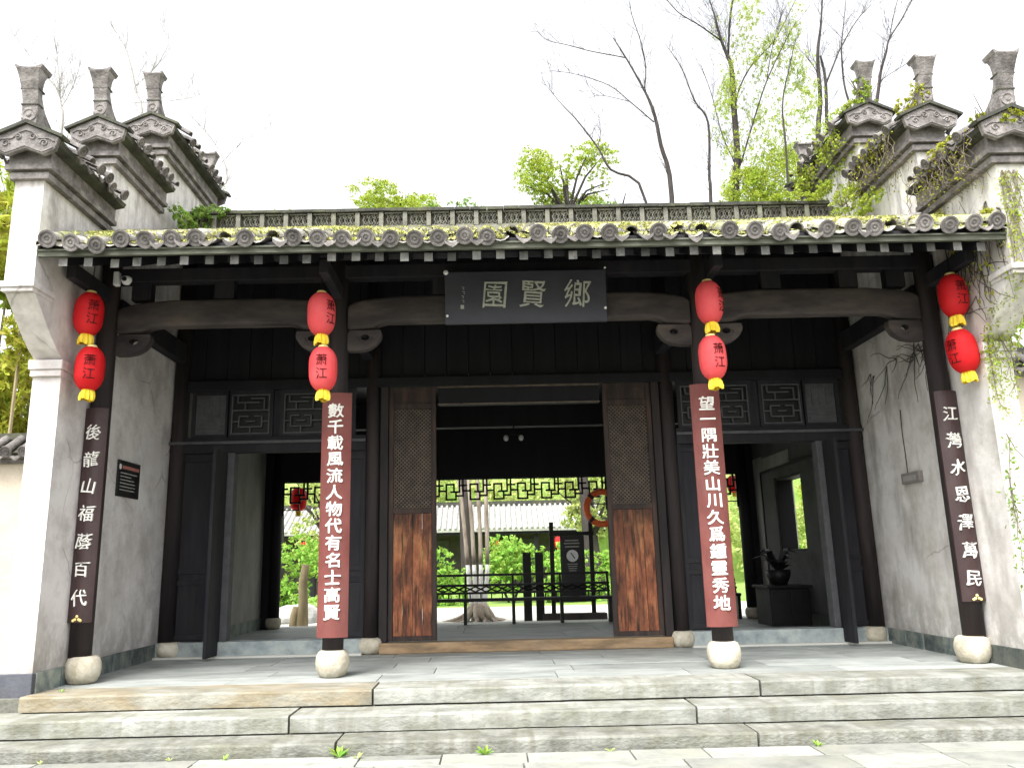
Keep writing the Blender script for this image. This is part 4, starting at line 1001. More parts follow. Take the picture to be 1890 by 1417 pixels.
part('board', MB().box(4.76, 4.795, 5.76, 6.45, .25, 2.68).box(4.76, 4.795, 2.5, 5.76, .25, 1.2).box(4.76, 4.795, 2.5, 5.76, 2.52, 2.68).box(4.76, 4.795, 2.5, 4.49, 1.2, 2.52), 'hall_shade_grey', wb)  # panelling stretched towards the door, its dark tone adds hall shade
part('frame', MB().box(4.74, 4.759, 2.5, 6.47, 2.66, 2.70).box(4.74, 4.759, 6.43, 6.47, .25, 2.66), 'dark_wood', wb)
# lanterns at the back
def small_lantern(x, y, z, r, h, label, m='lantern_red'):
    t = empty('lantern', (x, y, z-h/2), label=label, cat='lantern', group='lanterns behind the gate')
    part('shade', MB().lathe([(r*.5, -h/2), (r*.9, -h*.36), (r, 0), (r*.9, h*.36), (r*.5, h/2)], (x, y, z), 16), m, t, smooth=True)
    part('tassel', MB().lathe([(r*.3, -h*.75), (r*.35, -h*.5)], (x, y, z), 10), 'tassel_yellow', t)
    part('cord', MB().tube([(x, y, z+h/2), (x, y, z+h/2+.35)], .008, 5), 'dark_wood', t)
small_lantern(-4.27, 7.5, 2.46, .17, .45, 'bright red lantern behind the fretwork of the left side doorway')
small_lantern(4.60, 7.7, 2.60, .14, .34, 'dark red lantern seen just past the right brick-red couplet board')
# corridor building across the garden
cb = empty('garden_corridor', (-2, 28, -.14), label='long dark garden corridor with a pale tiled roof across the garden', cat='building')
part('wall', MB().box(-16, 4.2, 29.4, 29.6, -.14, 2.9), 'corridor_wall', cb)
rf = part('roof', MB().prism([(27.2, 2.58), (29.3, 3.75), (31.2, 2.6), (31.2, 2.5), (27.2, 2.48)], 'X', -16, 4.6), 'far_tile', cb, origin=(-2, 28, 2.6))
tl = MB(); x = -15.9
while x < 4.6:
    tl.tube([(x, 27.18, 2.60), (x, 29.28, 3.78)], .07, 5); x += .24
part('roof_tile', tl, 'far_tile', rf, kind='stuff')
part('roof_ridge', MB().box(-16, 4.6, 29.2, 29.4, 3.75, 3.95), 'ridge_dark', rf)
part('eave_board', MB().box(-16, 4.6, 27.3, 27.36, 2.36, 2.48), 'dark_wood', cb)
for i in range(9): part('column', MB().box(-15.6+i*2.45-.09, -15.6+i*2.45+.09, 27.5, 27.68, -.14, 2.5), 'dark_wood', cb, origin=(-15.6+i*2.45, 27.6, 0))
for x in (-13, -8, -3, 1): part('window', MB().box(x-.6, x+.6, 29.33, 29.38, 1.0, 2.2), 'fret_wood', cb, origin=(x, 29.3, 1.5))
for x, lab in ((-.25, 'small red lantern under the far corridor roof, just right of the whitewashed tree'), (2.5, 'small red lantern at the right end of the far corridor roof'), (-8.6, 'small red lantern under the far corridor roof seen through the left doorway')):
    small_lantern(x, 27.2, 1.95, .16, .5, lab)

# ============================================================ OUTER WALLS
def coped_wall(x0, x1, y, ztop, label, thick=.3):
    t = empty('boundary_wall', ((x0+x1)/2, y, -.42), label=label, cat='wall', group='garden boundary walls beside the gate')
    part('wall_body', MB().box(x0, x1, y-thick/2, y+thick/2, -.45, ztop-.32), 'beige_wall', t)
    part('cornice', MB().box(x0, x1, y-thick/2-.06, y+thick/2+.06, ztop-.32, ztop-.27).box(x0, x1, y-thick/2-.1, y+thick/2+.1, ztop-.265, ztop-.22), 'cornice', t)
    part('coping', MB().prism([(y-.34, ztop-.21), (y, ztop), (y+.34, ztop-.21), (y+.30, ztop-.215), (y-.30, ztop-.215)], 'X', x0, x1), 'ridge_dark', t)
    part('ridge', MB().box(x0, x1, y-.07, y+.07, ztop-.01, ztop+.07), 'ridge_dark', t)
    sl = math.atan2(.2, .34); k = 0; x = x0+.1
    while x < x1:
        inst('coping_tile', ct_big, t, (x, y-.38, ztop-.2), (sl, 0, U(-.04, .04))); inst('coping_drip', drip_t, t, (x+.105, y-.36, ztop-.21), (0, U(-.1, .1), 0)); x += .21
    return t
ct_big = mesh_of(tile_mesh(.06, .40, disc=.07), 'tile_end', name='coping_tile')
coped_wall(-9.6, -5.10, 1.0, 2.74, 'low beige boundary wall with dark tiled coping at the left edge')
coped_wall(5.10, 9.6, 1.0, 3.58, 'taller boundary wall with dark tiled coping and creeper at the right edge')

# ============================================================ TREES AND PLANTS
LIMBS = json.loads('''{"A":[[0.11,0.03,[[5.56,15.0,12.4],[5.33,15.0,14.22],[5.18,15.0,15.37],[4.91,15.0,16.21],[4.37,15.0,17.42],[3.99,15.0,18.16]]],[0.04,0.012,[[4.91,15.0,16.21],[4.98,14.87,16.92],[4.85,14.74,17.8],[4.58,14.61,18.74],[4.47,14.48,19.42]]],[0.04,0.01,[[5.16,15.0,15.04],[4.42,15.02,15.81],[3.77,15.04,16.43],[2.73,15.07,16.87],[1.82,15.09,17.06]]],[0.02,0.008,[[4.42,15.0,15.8],[3.48,14.94,16.01],[3.06,14.87,15.86]]],[0.03,0.008,[[4.37,15.0,17.42],[3.22,15.05,17.72],[2.56,15.1,17.97],[1.7,15.16,18.29],[1.38,15.21,18.89]]]],"A2":[[0.06,0.012,[[4.3,13.0,11.32],[3.32,13.0,12.37],[2.99,13.0,13.06],[2.4,13.0,13.98],[1.95,13.0,14.54],[1.47,13.0,15.22]]],[0.02,0.008,[[2.99,13.0,13.12],[3.09,13.06,13.64],[3.06,13.13,14.29]]]],"B":[[0.17,0.04,[[7.95,16.0,12.99],[8.11,16.0,14.17],[8.16,16.0,16.14],[8.2,16.0,17.61],[8.12,16.0,18.04],[7.93,16.0,18.7],[7.78,16.0,19.66],[7.6,16.0,20.56]]],[0.07,0.05,[[8.13,16.0,18.18],[8.21,15.78,19.26],[8.36,15.57,20.21]]],[0.045,0.015,[[7.93,16.0,18.7],[7.14,15.76,19.15],[6.36,15.51,19.5],[5.82,15.27,20.02]]],[0.05,0.02,[[8.19,16.0,16.2],[8.52,16.17,17.07],[9.03,16.34,17.95],[9.92,16.51,18.95],[10.38,16.68,19.68],[11.18,16.84,21.16]]],[0.07,0.02,[[8.1,16.0,13.89],[8.23,15.88,14.14],[8.72,15.76,15.54],[9.23,15.64,16.88],[9.81,15.52,18.03],[10.33,15.4,18.94]]],[0.03,0.015,[[9.37,16.0,17.11],[9.65,15.87,18.38],[10.11,15.73,19.73]]],[0.05,0.015,[[8.03,16.0,13.89],[8.05,16.25,14.34],[7.83,16.5,15.41],[7.66,16.74,17.09],[7.44,16.99,18.46]]]],"B2":[[0.08,0.012,[[6.5,14.0,11.8],[6.52,14.0,12.61],[6.62,14.0,14.43],[6.25,14.0,15.19],[5.91,14.0,16.38],[5.46,14.0,17.2]]]],"C":[[0.15,0.05,[[11.78,18.0,15.5],[12.06,18.0,17.53],[12.16,18.0,19.4],[12.42,18.0,20.71],[12.63,18.0,22.04]]],[0.13,0.06,[[12.08,18.0,15.49],[12.33,17.98,18.21],[12.25,17.97,19.38]]],[0.06,0.015,[[12.34,18.0,18.22],[12.92,18.17,19.39],[13.27,18.34,20.03],[14.06,18.5,21.24],[14.78,18.67,22.05]]],[0.04,0.02,[[12.07,18.0,18.36],[12.03,17.99,18.8],[11.72,17.98,19.39]]]],"D":[[0.07,0.02,[[12.74,17.0,15.78],[12.68,17.0,16.52],[12.53,17.0,17.57],[12.59,17.0,18.99],[12.75,17.0,19.86],[13.01,17.0,21.14]]]],"E":[[0.09,0.025,[[11.44,14.0,12.98],[11.8,14.0,14.26],[12.13,14.0,15.58],[12.27,14.0,16.15],[12.52,14.0,16.81],[12.67,14.0,17.26],[13.16,14.0,17.98],[13.7,14.0,18.85]]],[0.03,0.015,[[12.67,14.0,17.26],[12.95,14.07,18.13],[13.28,14.14,19.01]]],[0.03,0.012,[[12.13,14.0,15.58],[12.22,13.82,15.75],[12.89,13.65,16.12]]]],"F":[[0.06,0.012,[[9.36,15.0,13.54],[9.42,15.0,15.59],[9.79,15.0,16.98],[10.06,15.0,17.91]]]],"G":[[0.05,0.01,[[-10.08,8.0,10.76],[-10.17,8.0,11.73],[-10.3,8.0,12.57],[-10.49,8.0,13.58]]],[0.02,0.008,[[-10.15,8.0,11.59],[-9.96,8.07,12.19],[-9.87,8.13,12.94]]],[0.02,0.006,[[-10.22,8.0,12.01],[-11.05,8.18,12.99],[-11.76,8.37,13.87]]]],"H":[[0.05,0.01,[[-8.68,9.0,11.29],[-8.95,9.0,12.76],[-9.27,9.0,13.82],[-9.69,9.0,14.52]]],[0.02,0.006,[[-8.95,9.0,12.76],[-8.46,9.01,13.36],[-8.22,9.02,14.05],[-8.42,9.04,14.6]]],[0.02,0.006,[[-8.92,9.0,12.32],[-7.91,9.12,12.45],[-7.43,9.24,12.66]]]],"I":[[0.04,0.01,[[-7.2,10.0,9.89],[-6.91,10.0,10.77],[-7.23,10.0,11.67],[-7.97,10.0,12.61]]],[0.015,0.005,[[-7.07,10.0,11.22],[-6.57,10.09,11.86],[-5.92,10.17,12.28]]]]}''')
def twigs(mb, pts, r, depth, length, spread=.8, n=3):
    pts = [Vector(p) for p in pts]
    for i in range(n*(len(pts)-1)):
        k = random.randrange(len(pts)-1); a = pts[k].lerp(pts[k+1], random.random()); d = (pts[k+1]-pts[k]).normalized()
        v = Vector((U(-1, 1), U(-1, 1), U(-.2, 1))); v = (d*.7+v*spread).normalized(); v.z = abs(v.z)*.8+.15; v.normalize()
        L_ = length*U(.5, 1.2); p = [a]
        for s_ in range(4):
            v = (v+Vector((U(-.25, .25), U(-.25, .25), U(-.12, .25)))).normalized(); p.append(p[-1]+v*L_/4)
        mb.tube(p, [r*(1-.2*j) for j in range(5)], 4 if r > .012 else 3, cap=False)
        if depth > 0: twigs(mb, p, r*.5, depth-1, length*.5, spread, n=1)
def smooth_line(pts, k=4):
    P = [Vector(p) for p in pts]; out = []
    for i in range(len(P)-1):
        p0, p1, p2, p3 = P[max(0, i-1)], P[i], P[i+1], P[min(len(P)-1, i+2)]
        for j in range(k):
            t = j/k; out.append(.5*((2*p1)+(p2-p0)*t+(2*p0-5*p1+4*p2-p3)*t*t+(-p0+3*p1-3*p2+p3)*t**3))
    out.append(P[-1]); return out
def limb_tree(key, label, m='bark', tw=3, tl=1.4, depth=1, leaves=None, group='bare trees rising behind the roof', name='bare_tree', rk=.6):
    L_ = LIMBS[key]; base = L_[0][2][0]; gx, gy = base[0]-.4, base[1]+.1
    t = empty(name, (gx, gy, -.14), label=label, cat='tree', group=group)
    mb = MB(); a, b, pts = L_[0]
    full = [(gx, gy, -.3), (gx+.1, gy, base[2]*.5), ]+pts
    q_ = smooth_line(full, 4); rr = [max(b, a*1.5*(1-j/len(q_))+b*.5)*rk for j in range(len(q_))]
    mb.tube(q_, rr, 8); part('trunk', mb, m, t, smooth=True)
    tm = MB(); twigs(tm, pts, .014*rk, depth, tl, n=tw)
    for a, b, p in L_[1:]:
        s_ = smooth_line(p, 4); part('branch', MB().tube(s_, [(a+(b-a)*j/len(s_))*rk for j in range(len(s_))], 6), m, t, origin=tuple(p[0]), smooth=True)
        twigs(tm, p, .011*rk, depth, tl, n=tw)
    part('twigs', tm, m, t, kind='stuff')
    if leaves:
        for (cl, n, size, lm) in leaves:
            P = cloud(cl, n); A, B = leaf_axes(n, size); quads('foliage', P, A, B, lm, t, kind='stuff')
    return t
limb_tree('A', 'leaning bare tree with long arched branches above the right of the roof ridge', tw=4, tl=1.6)
limb_tree('A2', 'low bare tree reaching left above the middle of the roof ridge', tw=4, tl=1.0)
cl = [((9.7, 16, 13.3), (1.5, 1, 1.3)), ((8.3, 16, 13.0), (.9, .8, .8)), ((10.7, 16, 13.4), (.6, .6, .7))]
cl2 = [((9.4+U(-2.0, 1.9)*(1-.3*(z-14)/6), 16+U(-.8, .8), z), (.35, .35, .5)) for z in (14.0, 14.4, 14.8, 15.2, 15.6, 16, 16.4, 16.8, 17.2, 17.6, 18, 18.5, 19, 19.6) for _ in range(6)]
limb_tree('B', 'tall branching tree with yellow-green leaves climbing its trunk above the roof', tw=5, tl=1.9, depth=2,
          leaves=[(cl, 20000, .045, 'leaf_fresh'), (cl2, 34000, .026, 'leaf_fresh')], name='leafing_tree')
limb_tree('B2', 'slim bare tree left of the tall leafy one above the roof', tw=5, tl=1.2)
limb_tree('C', 'twin-trunked tall dark tree behind the right gable caps', tw=5, tl=1.7, depth=2)
limb_tree('D', 'thin bare tree just left of the rearmost right finial', tw=4, tl=1.3)
limb_tree('E', 'forked bare tree behind the middle right finial', tw=4, tl=1.5, m='bark')
limb_tree('F', 'small tree with a fresh green lower trunk beside the right gable caps', tw=5, tl=1.1, leaves=[([((10.9, 15, 13.6), (.35, .4, 1.6)), ((10.6, 15, 12.6), (.8, .5, .8))], 6500, .035, 'leaf_fresh')], name='leafing_tree')
limb_tree('G', 'thin budding tree behind the front left finial', m='bark_pale', tw=9, tl=.9, depth=2, leaves=[([((-9.6, 8, 9.6), (1.6, .8, 1.6)), ((-9.8, 8, 8.6), (.8, .6, .6))], 1500, .028, 'leaf_mid')], group='thin budding trees on the left', rk=.5)
limb_tree('H', 'thin budding tree behind the middle left finials', m='bark_pale', tw=9, tl=.9, depth=2, leaves=[([((-8.6, 9, 10.2), (1.4, .8, 1.5))], 1500, .028, 'leaf_mid')], group='thin budding trees on the left', rk=.5)
limb_tree('I', 'faint slender tree right of the left gable caps', m='bark_pale', tw=8, tl=.8, depth=2, leaves=[([((-7.2, 10, 9.2), (1.2, .8, 1.2))], 900, .026, 'leaf_mid')], group='thin budding trees on the left', rk=.5)
def crown_tree(x, y, z, r, n, size, lm, label, k=16, bark='bark', s=.42, extra=None):
    t = empty('leafy_tree', (x, y, -.14), label=label, cat='tree', group='leafy trees behind the gate')
    mb = MB(); p = smooth_line([(x+.3, y, -.3), (x+.1, y, z*.4), (x, y, z)], 5)
    mb.tube(p, [.22-.015*j for j in range(len(p))], 8); part('trunk', mb, bark, t, smooth=True)
    bm_ = MB()
    for i in range(9):
        a = U(0, 6.3); e = Vector((x+math.cos(a)*r[0]*.7, y+math.sin(a)*r[1]*.7, z+U(-.5, .7)*r[2]))
        bm_.tube([(x, y, z-r[2]*.9), tuple((Vector((x, y, z-r[2]*.5))+e)/2), tuple(e)], [.07, .045, .015], 5)
    part('branches', bm_, bark, t, kind='stuff')
    P = cloud(clumps_in((x, y, z), r, k, s)+(extra or []), n); A, B = leaf_axes(n, size); quads('crown', P, A, B, lm, t, kind='stuff')
    return t
crown_tree(2.75, 20, 15.6, (2.3, 1.5, 1.7), 15000, .048, 'leaf_fresh', 'round green tree rising above the middle right of the roof ridge', k=30, s=.27)
crown_tree(9.5, 12.5, 2.4, (1.6, 1.2, 1.9), 4000, .08, 'leaf_fresh', 'leafy tree seen through the narrow window of the right hall wall', k=14)
crown_tree(4.6, 20, 14.0, (1.6, 1.2, .9), 8000, .05, 'leaf_mid', 'low green crown just right of the round tree above the roof ridge', k=10)
crown_tree(-3.8, 20, 14.4, (2.0, 1.5, 1.1), 16000, .05, 'leaf_fresh', 'yellow-green crown above the middle left of the roof ridge', k=16)
crown_tree(-1.5, 19, 13.6, (1.1, .8, .9), 2600, .045, 'leaf_mid', 'sparse treetop just right of the yellow-green crown above the ridge', k=8)
crown_tree(-7.8, 19, 13.2, (1.0, .8, .8), 3000, .05, 'leaf_fresh', 'small pale treetop at the left end of the roof ridge', k=8)
# far wood
cl = []
for i in range(70):
    x = -34+i*1.0+U(-1, 1); cl.append(((x, U(33, 40), U(1.0, 7)), (2.3, 1.6, 1.9)))
P = cloud(cl, 52000); A, B = leaf_axes(52000, .15)
quads('distant_wood', P, A, B, 'leaf_pale', None, kind='stuff', label='pale green wood beyond the far corridor', cat='wood')
part('wood_bank', MB().prism([(38.5, -.3), (39.2, 5.6), (44, 7), (60, 7), (60, -.3)], 'X', -60, 60), 'lawn', kind='structure')
def shrub(x, y, z, r, n, size, lm, label, k=10, name='shrub', group='shrubs in the garden behind the hall'):
    t = empty(name, (x, y, -.13), label=label, cat='shrub', group=group)
    sm = MB()
    for i in range(7):
        a = U(0, 6.3); sm.tube([(x+.1*math.cos(a), y+.1*math.sin(a), -.15), (x+r[0]*.5*math.cos(a), y+r[1]*.5*math.sin(a), z+U(-.2, .4)*r[2])], [.03, .01], 5)
    part('stems', sm, 'bark', t, kind='stuff')
    P = cloud(clumps_in((x, y, z), r, k, .45), n); P[:, 2] = np.maximum(P[:, 2], -.1)
    A, B = leaf_axes(n, size); quads('foliage', P, A, B, lm, t, kind='stuff')
SH = [(-9.5, 18, 1.0, (1.8, 1.2, 1.5), 'tall bright shrub seen through the left doorway'), (-7.2, 17.5, .9, (1.4, 1.1, 1.2), 'bright rounded shrub behind the weathered timber post'),
      (-2.6, 17.5, .75, (1.5, 1.0, 1.2), 'bright shrub left of the whitewashed tree'), (-5.0, 17.2, .8, (1.5, 1.0, 1.2), 'bright shrub hidden mostly by the left door leaf'),
      (.2, 18.5, .8, (1.2, 1.0, 1.1), 'bright shrub right of the whitewashed tree'), (2.2, 18, .75, (1.2, 1.0, 1.0), 'bright shrub behind the pair of black posts'),
      (4.3, 17.6, .7, (1.2, 1.0, .9), 'bright shrub right of the framed notice board'), (8.6, 17.5, .8, (1.3, 1.0, 1.1), 'bright shrub seen beyond the right doorway')]
for x, y, z, r, lab in SH: shrub(x, y, z, r, 5200, .07, 'leaf_shrub', lab)
for x, y, lab in ((3.4, 22, 'airy pale sapling clump above the framed notice board'), (-6.6, 22.5, 'airy pale sapling clump seen through the left doorway')):
    crown_tree(x, y, 3.4, (2.0, 1.2, 1.6), 4200, .08, 'leaf_pale', lab, k=14, s=.34)
# whitewashed garden tree with spreading roots
tx, ty = -.72, 9.6
gt = empty('garden_tree', (tx, ty, -.12), label='multi-stemmed tree with whitewashed lower trunks and spreading roots behind the railing', cat='tree')
stems = [(-.25, -.60, 4.9), (-.09, -.30, 5.2), (.08, -.06, 5.2), (.24, .14, 5.0)]
for dx, tx2, h in stems:
    p = smooth_line([(tx+dx*.35, ty, -.15), (tx+dx*.7, ty, .5), (tx+dx*.9, ty, 1.1), (tx+dx*.75+tx2*.25, ty+.1, 2.4), (tx+tx2*1.1, ty+.15, h)], 4)
    lowp = [v for v in p if v.z < 1.30]; hi = [v for v in p if v.z >= 1.05]
    part('trunk', MB().tube(hi, [.05-.0012*j for j in range(len(hi))], 9), 'bark_garden', gt, origin=(tx+dx, ty, 1.1), smooth=True)
    part('limewash', MB().tube(lowp, [.062-.002*j for j in range(len(lowp))], 9), 'lime_wash', gt, origin=(tx+dx, ty, 0), smooth=True)
for i in range(13):
    a = i*.5+U(-.15, .15); L_ = U(.45, .85)
    p = [(tx+math.cos(a)*.12, ty+math.sin(a)*.1, .22), (tx+math.cos(a)*.28, ty+math.sin(a)*.24, .02), (tx+math.cos(a+.15)*L_*.65, ty+math.sin(a+.15)*L_*.5, -.08), (tx+math.cos(a)*L_, ty+math.sin(a)*L_*.8, -.14)]
    part('root', MB().tube(smooth_line(p, 3), [.09, .085, .075, .065, .06, .05, .045, .04, .035, .02], 7), 'bark_garden', gt, origin=(tx, ty, 0), smooth=True)
P = cloud(clumps_in((tx, ty, 5.8), (2.2, 1.8, 1.2), 12), 3000); A, B = leaf_axes(3000, .07); quads('crown', P, A, B, 'leaf_fresh', gt, kind='stuff')
# bamboo behind the left boundary wall
def bamboo(x, y, ztop, r, lm, label, n=7000, size=.10, z0=2.2, group='bamboo beside the gate'):
    t = empty('bamboo_clump', (x, y, -.42), label=label, cat='bamboo', group=group)
    sm = MB()
    for i in range(16):
        a, b = x+U(-1, 1)*r, y+U(-.8, .8); sm.tube([(a, b, -.42), (a+U(-.2, .2), b, ztop*.6), (a+U(-.5, .5), b, ztop)], [.03, .025, .008], 5)
    part('culms', sm, 'post_wood', t, kind='stuff')
    cl = [((x+U(-1, 1)*r, y+U(-.8, .8), U(z0, ztop)), (.55, .5, .55)) for _ in range(30)]
    P = cloud(cl, n); A, B = leaf_axes(n, size); B *= .5
    quads('foliage', P, A, B, lm, t, kind='stuff')
bamboo(-8.2, 3.6, 7.2, 1.6, 'leaf_yellow', 'tall yellow-green bamboo beside the left gable wall', n=22000, size=.11, z0=1.5)
bamboo(-9.4, 5.4, 8.3, 1.2, 'leaf_fresh', 'taller bamboo clump at the far left edge of the picture', n=14000, size=.12, z0=2.5)
bamboo(7.4, 3.4, 4.6, 1.2, 'leaf_mid', 'green shrubbery behind the right boundary wall', n=5000, size=.08)
# ============================================================ CREEPER, MOSS, WEEDS
def creeper(label, seeds, steps_, plane, m='vine_stem', r=.006, leafm=None, nl=0, lsize=.03, name='creeper', cat='creeper', group=None, drift=(0, 0, -1), jit=.6):
    t = empty(name, seeds[0], label=label, cat=cat, group=group)
    mb = MB(); nodes = []
    for s_ in seeds:
        for b in range(U(2, 4).__int__()):
            p = Vector(s_); d = (Vector(drift)+Vector((U(-1, 1), U(-1, 1), U(-1, 1)))*jit).normalized(); pts = [p.copy()]
            for i in range(int(steps_*U(.5, 1.1))):
                d = (d+Vector((U(-1, 1), U(-1, 1), U(-1, 1)))*.35+Vector(drift)*.12).normalized()
                p = p+d*.09; p = plane(p); pts.append(p.copy()); nodes.append(p.copy())
            if len(pts) > 2: mb.tube(pts, [r*(1-.6*j/len(pts)) for j in range(len(pts))], 4, cap=False)
    part('stem', mb, m, t, kind='stuff')
    if nl:
        idx = rng.integers(0, len(nodes), nl); P = np.array([nodes[i] for i in idx])+rng.normal(size=(nl, 3))*.035
        A, B = leaf_axes(nl, lsize); quads('foliage', P, A, B, leafm, t, kind='stuff')
    return t
xi = XI-.012
def on_inner(p): p.x = xi-U(0, .012); p.y = max(-1.44, min(2.0, p.y)); return p
def on_front(p):
    p.x = max(4.83, min(5.08, p.x))
    if p.z > 3.9: p.y = -1.465-U(0, .02)
    elif p.z > 3.3: p.y = -.82-(p.z-3.3)*1.05-U(0, .02)
    else: p.y = -.85-U(0, .02)
    return p
def over_cap(t, ya, yb):
    def f(p):
        p.y = max(ya, min(yb, p.y)); dz = p.z-t
        if dz > .3: p.x = XC-.05-(.52-min(.52, dz))*1.7-U(0, .05)
        elif dz > -.05: p.x = XC-.30-U(0, .10)
        else: p.x = XI-.02-U(0, .03)
        return p
    return f
S = lambda n, x, ya, yb, z: [(x, U(ya, yb), z+U(-.1, .1)) for _ in range(n)]
creeper('tangle of dry creeper hanging over the front right gable cap', S(24, 4.7, -1.5, -.15, 5.45), 8, over_cap(5.00, -1.55, -.12), leafm='leaf_yellow', nl=420, r=.006, drift=(0, -.05, -1), jit=.45, lsize=.018)
creeper('tangle of dry creeper over the middle right gable cap', S(18, 4.7, -.15, 1.2, 6.3), 8, over_cap(5.87, -.2, 1.26), leafm='leaf_yellow', nl=420, r=.006, drift=(0, -.05, -1), jit=.45, lsize=.018)
creeper('green creeper over the rear right gable cap', S(14, 4.7, 1.3, 3.1, 7.1), 9, over_cap(6.73, 1.2, 3.1), leafm='leaf_fresh', nl=1500, r=.007)
creeper('bare creeper stems spread over the top of the right wall face', S(14, xi, -1.4, -.6, 4.6), 13, on_inner, m='root_trace', r=.007, leafm='leaf_yellow', nl=220)
creeper('old creeper roots clinging high on the recessed right wall', S(12, xi, 0, 1.7, 3.5), 9, on_inner, m='root_trace', r=.006, drift=(0, .5, -.4), jit=1.0)
creeper('thin creeper stems below the right roof edge', [(xi, U(-1.0, -.3), U(3.6, 4.1)) for _ in range(7)], 8, on_inner, m='root_trace', r=.006, jit=1.2)
creeper('leafy creeper on the upper front of the right pier', [(U(4.8, 5.05), -1.46, 4.9) for _ in range(6)], 16, on_front, leafm='leaf_fresh', nl=800, lsize=.019)
creeper('leafy creeper on the corbel of the right pier', [(U(4.85, 5.05), -1.2, 3.9) for _ in range(7)], 16, on_front, leafm='leaf_fresh', nl=1500, lsize=.019)
creeper('trailing creeper strand down the right pier', [(4.88, -.85, 2.3), (4.84, -.85, 1.9)], 14, on_front, leafm='leaf_mid', nl=260, lsize=.025, jit=.15)
def blob_leaves(name, label, cat, cl, n, size, lm, group=None, parent=None):
    t = empty(name, cl[0][0], label=label, cat=cat, group=group)
    P = cloud(cl, n); A, B = leaf_axes(n, size); quads('foliage', P, A, B, lm, t, kind='stuff')
    c0 = Vector(cl[0][0]); mb = MB()
    for i in range(6): mb.tube([tuple(c0+Vector((U(-.1, .1), 0, -.1))), tuple(c0+Vector((U(-.3, .3), U(-.2, .2), U(0, .25))))], [.008, .003], 4)
    part('stem', mb, 'vine_stem', t, kind='stuff')
blob_leaves('ivy', 'dark ivy bush at the left end of the roof ridge', 'ivy', [((-4.55, 2.1, 6.08), (.16, .25, .22)), ((-4.35, 2.05, 6.2), (.25, .2, .08)), ((-4.62, 1.6, 5.9), (.1, .4, .15))], 3000, .024, 'leaf_mid')
blob_leaves('ivy', 'bright ivy bush between the right gable wall and the roof ridge', 'ivy', [((4.6, 1.4, 5.92), (.14, .4, .2)), ((4.2, 2.1, 6.28), (.45, .2, .07)), ((4.62, .8, 5.62), (.1, .4, .14)), ((4.6, 2.0, 6.4), (.12, .2, .12))], 4200, .02, 'leaf_fresh')
blob_leaves('ivy', 'ivy clump around the rearmost right finial', 'ivy', [((4.91, 1.15, 7.45), (.13, .12, .25)), ((4.85, 1.3, 7.25), (.3, .25, .1))], 1800, .02, 'leaf_fresh')
blob_leaves('ivy', 'ivy clump at the foot of the middle right finial', 'ivy', [((4.75, -.1, 6.42), (.12, .15, .14)), ((4.9, -.2, 6.5), (.12, .1, .3)), ((4.6, .5, 6.2), (.1, .5, .1))], 1800, .02, 'leaf_yellow')
blob_leaves('ivy', 'ivy clump at the foot of the front right finial', 'ivy', [((4.80, -1.4, 5.50), (.14, .1, .10)), ((4.95, -1.62, 5.38), (.25, .06, .1)), ((4.6, -.9, 5.4), (.1, .4, .08))], 1900, .02, 'leaf_yellow')
blob_leaves('ivy', 'small green clump in the gap of the right boundary wall', 'ivy', [((5.4, .7, 3.0), (.3, .1, .35)), ((5.5, .6, 3.9), (.3, .2, .4))], 1400, .04, 'leaf_mid')
blob_leaves('grass_tuft', 'yellow moss tufts along the foot of the right gable wall above the roof', 'grass', [((4.74, -1.1, 4.50), (.06, .3, .06)), ((4.74, -.3, 4.85), (.06, .3, .06)), ((4.4, -1.3, 4.42), (.3, .1, .05))], 1300, .022, 'leaf_yellow')
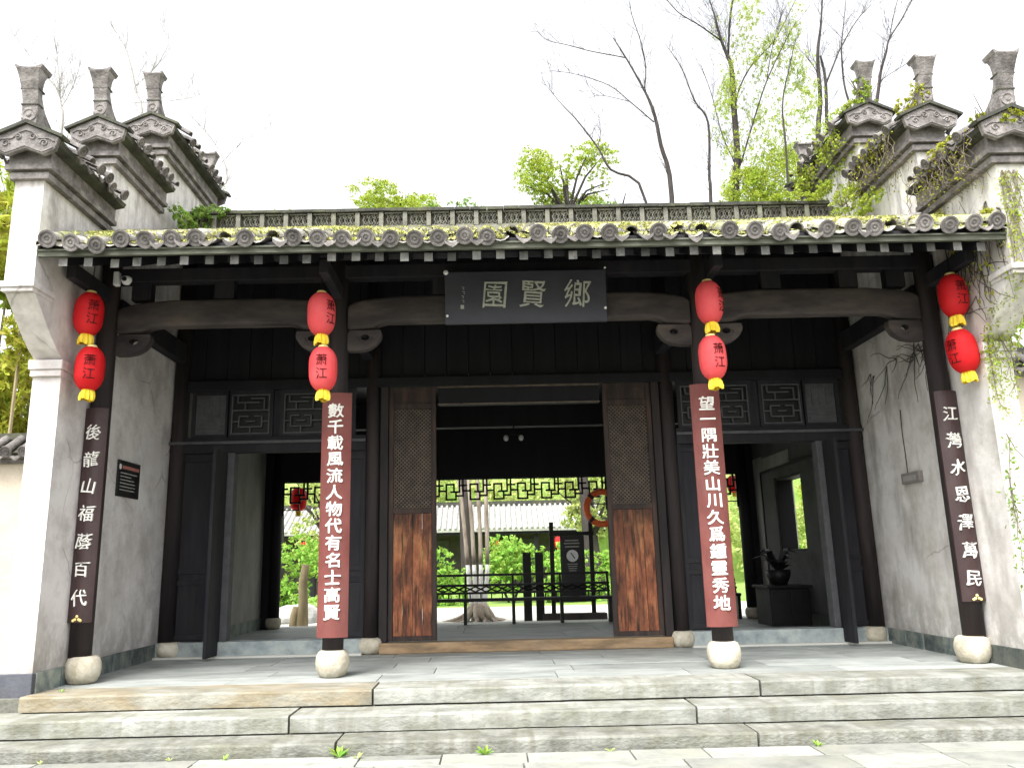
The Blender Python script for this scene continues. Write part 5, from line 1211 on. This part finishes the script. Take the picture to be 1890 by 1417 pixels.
# moss on the roof
n = 46000
X_ = rng.uniform(-4.78, 4.78, n); Yy = EY+.05+3.6*rng.random(n)**1.2
dens = .42+.45*np.sin(X_*1.3+1)*np.sin(X_*3.7+Yy*2)+.4*np.sin(X_*9+Yy*5)*np.sin(X_*23+Yy*11)+.25*(np.abs(((X_+4.81)/PX) % 1-.5) > .3)
keep = (dens+.2*(Yy > .8)) > .18+.5*rng.uniform(0, 1.1, n); X_, Yy = X_[keep], Yy[keep]
phx = ((X_+4.81)/PX) % 1-.5
zz = EZ+(Yy-EY)*SL+np.where(np.abs(phx) < .33, np.sqrt(np.maximum(0, .084**2-(phx*PX)**2)), -.02)+np.array([sag(a) for a in X_])
P = np.stack([X_, Yy, zz], 1); A, B = leaf_axes(len(P), .024)
quads('moss', P, A, B, 'moss', None, kind='stuff', label='yellow-green moss over the roof tiles', cat='moss')
# weeds at the foot of the lowest step
def weed(x, y, z, n, s, label, lm='leaf_shrub'):
    t = empty('weed', (x, y, z), label=label, cat='weed', group='weeds at the foot of the steps')
    mb = MB()
    for i in range(n):
        a = U(0, 6.3); L_ = s*U(.6, 1.2); d = Vector((math.cos(a), math.sin(a)*.6, U(.4, 1.3))).normalized(); sd_ = Vector((-math.sin(a), math.cos(a), 0))*s*.13
        p0 = Vector((x, y, z)); p1 = p0+d*L_*.55; p2 = p0+d*L_+Vector((0, 0, -L_*.15))
        mb.add([p0, p1-sd_, p2, p1+sd_], [(0, 1, 2, 3)])
    part('blades', mb, lm, t, kind='stuff')
weed(-1.66, -1.88, -.40, 26, .12, 'largest green weed at the foot of the steps, left of centre')
weed(-1.50, -1.92, -.40, 8, .07, 'withered pale leaves beside the largest weed', 'leaf_pale')
weed(-.47, -1.90, -.40, 22, .10, 'small bright weed at the foot of the steps near the centre')
weed(.55, -1.88, -.40, 7, .06, 'tiny pale tuft right of the small bright weed', 'leaf_pale')
weed(2.26, -1.88, -.40, 16, .07, 'small yellow-green weed at the foot of the steps on the right')
weed(-2.6, -1.87, -.40, 9, .06, 'low green sprout at the joint left of the largest weed')
weed(-3.05, -1.86, -.40, 6, .05, 'tiny pale sprout at the foot of the steps on the left', 'leaf_pale')
weed(-4.1, -1.86, -.40, 6, .05, 'pale sprout at the far left foot of the steps', 'leaf_pale')
weed(-4.55, -.72, 0, 8, .05, 'sprig between the far left column base and the gable pier')
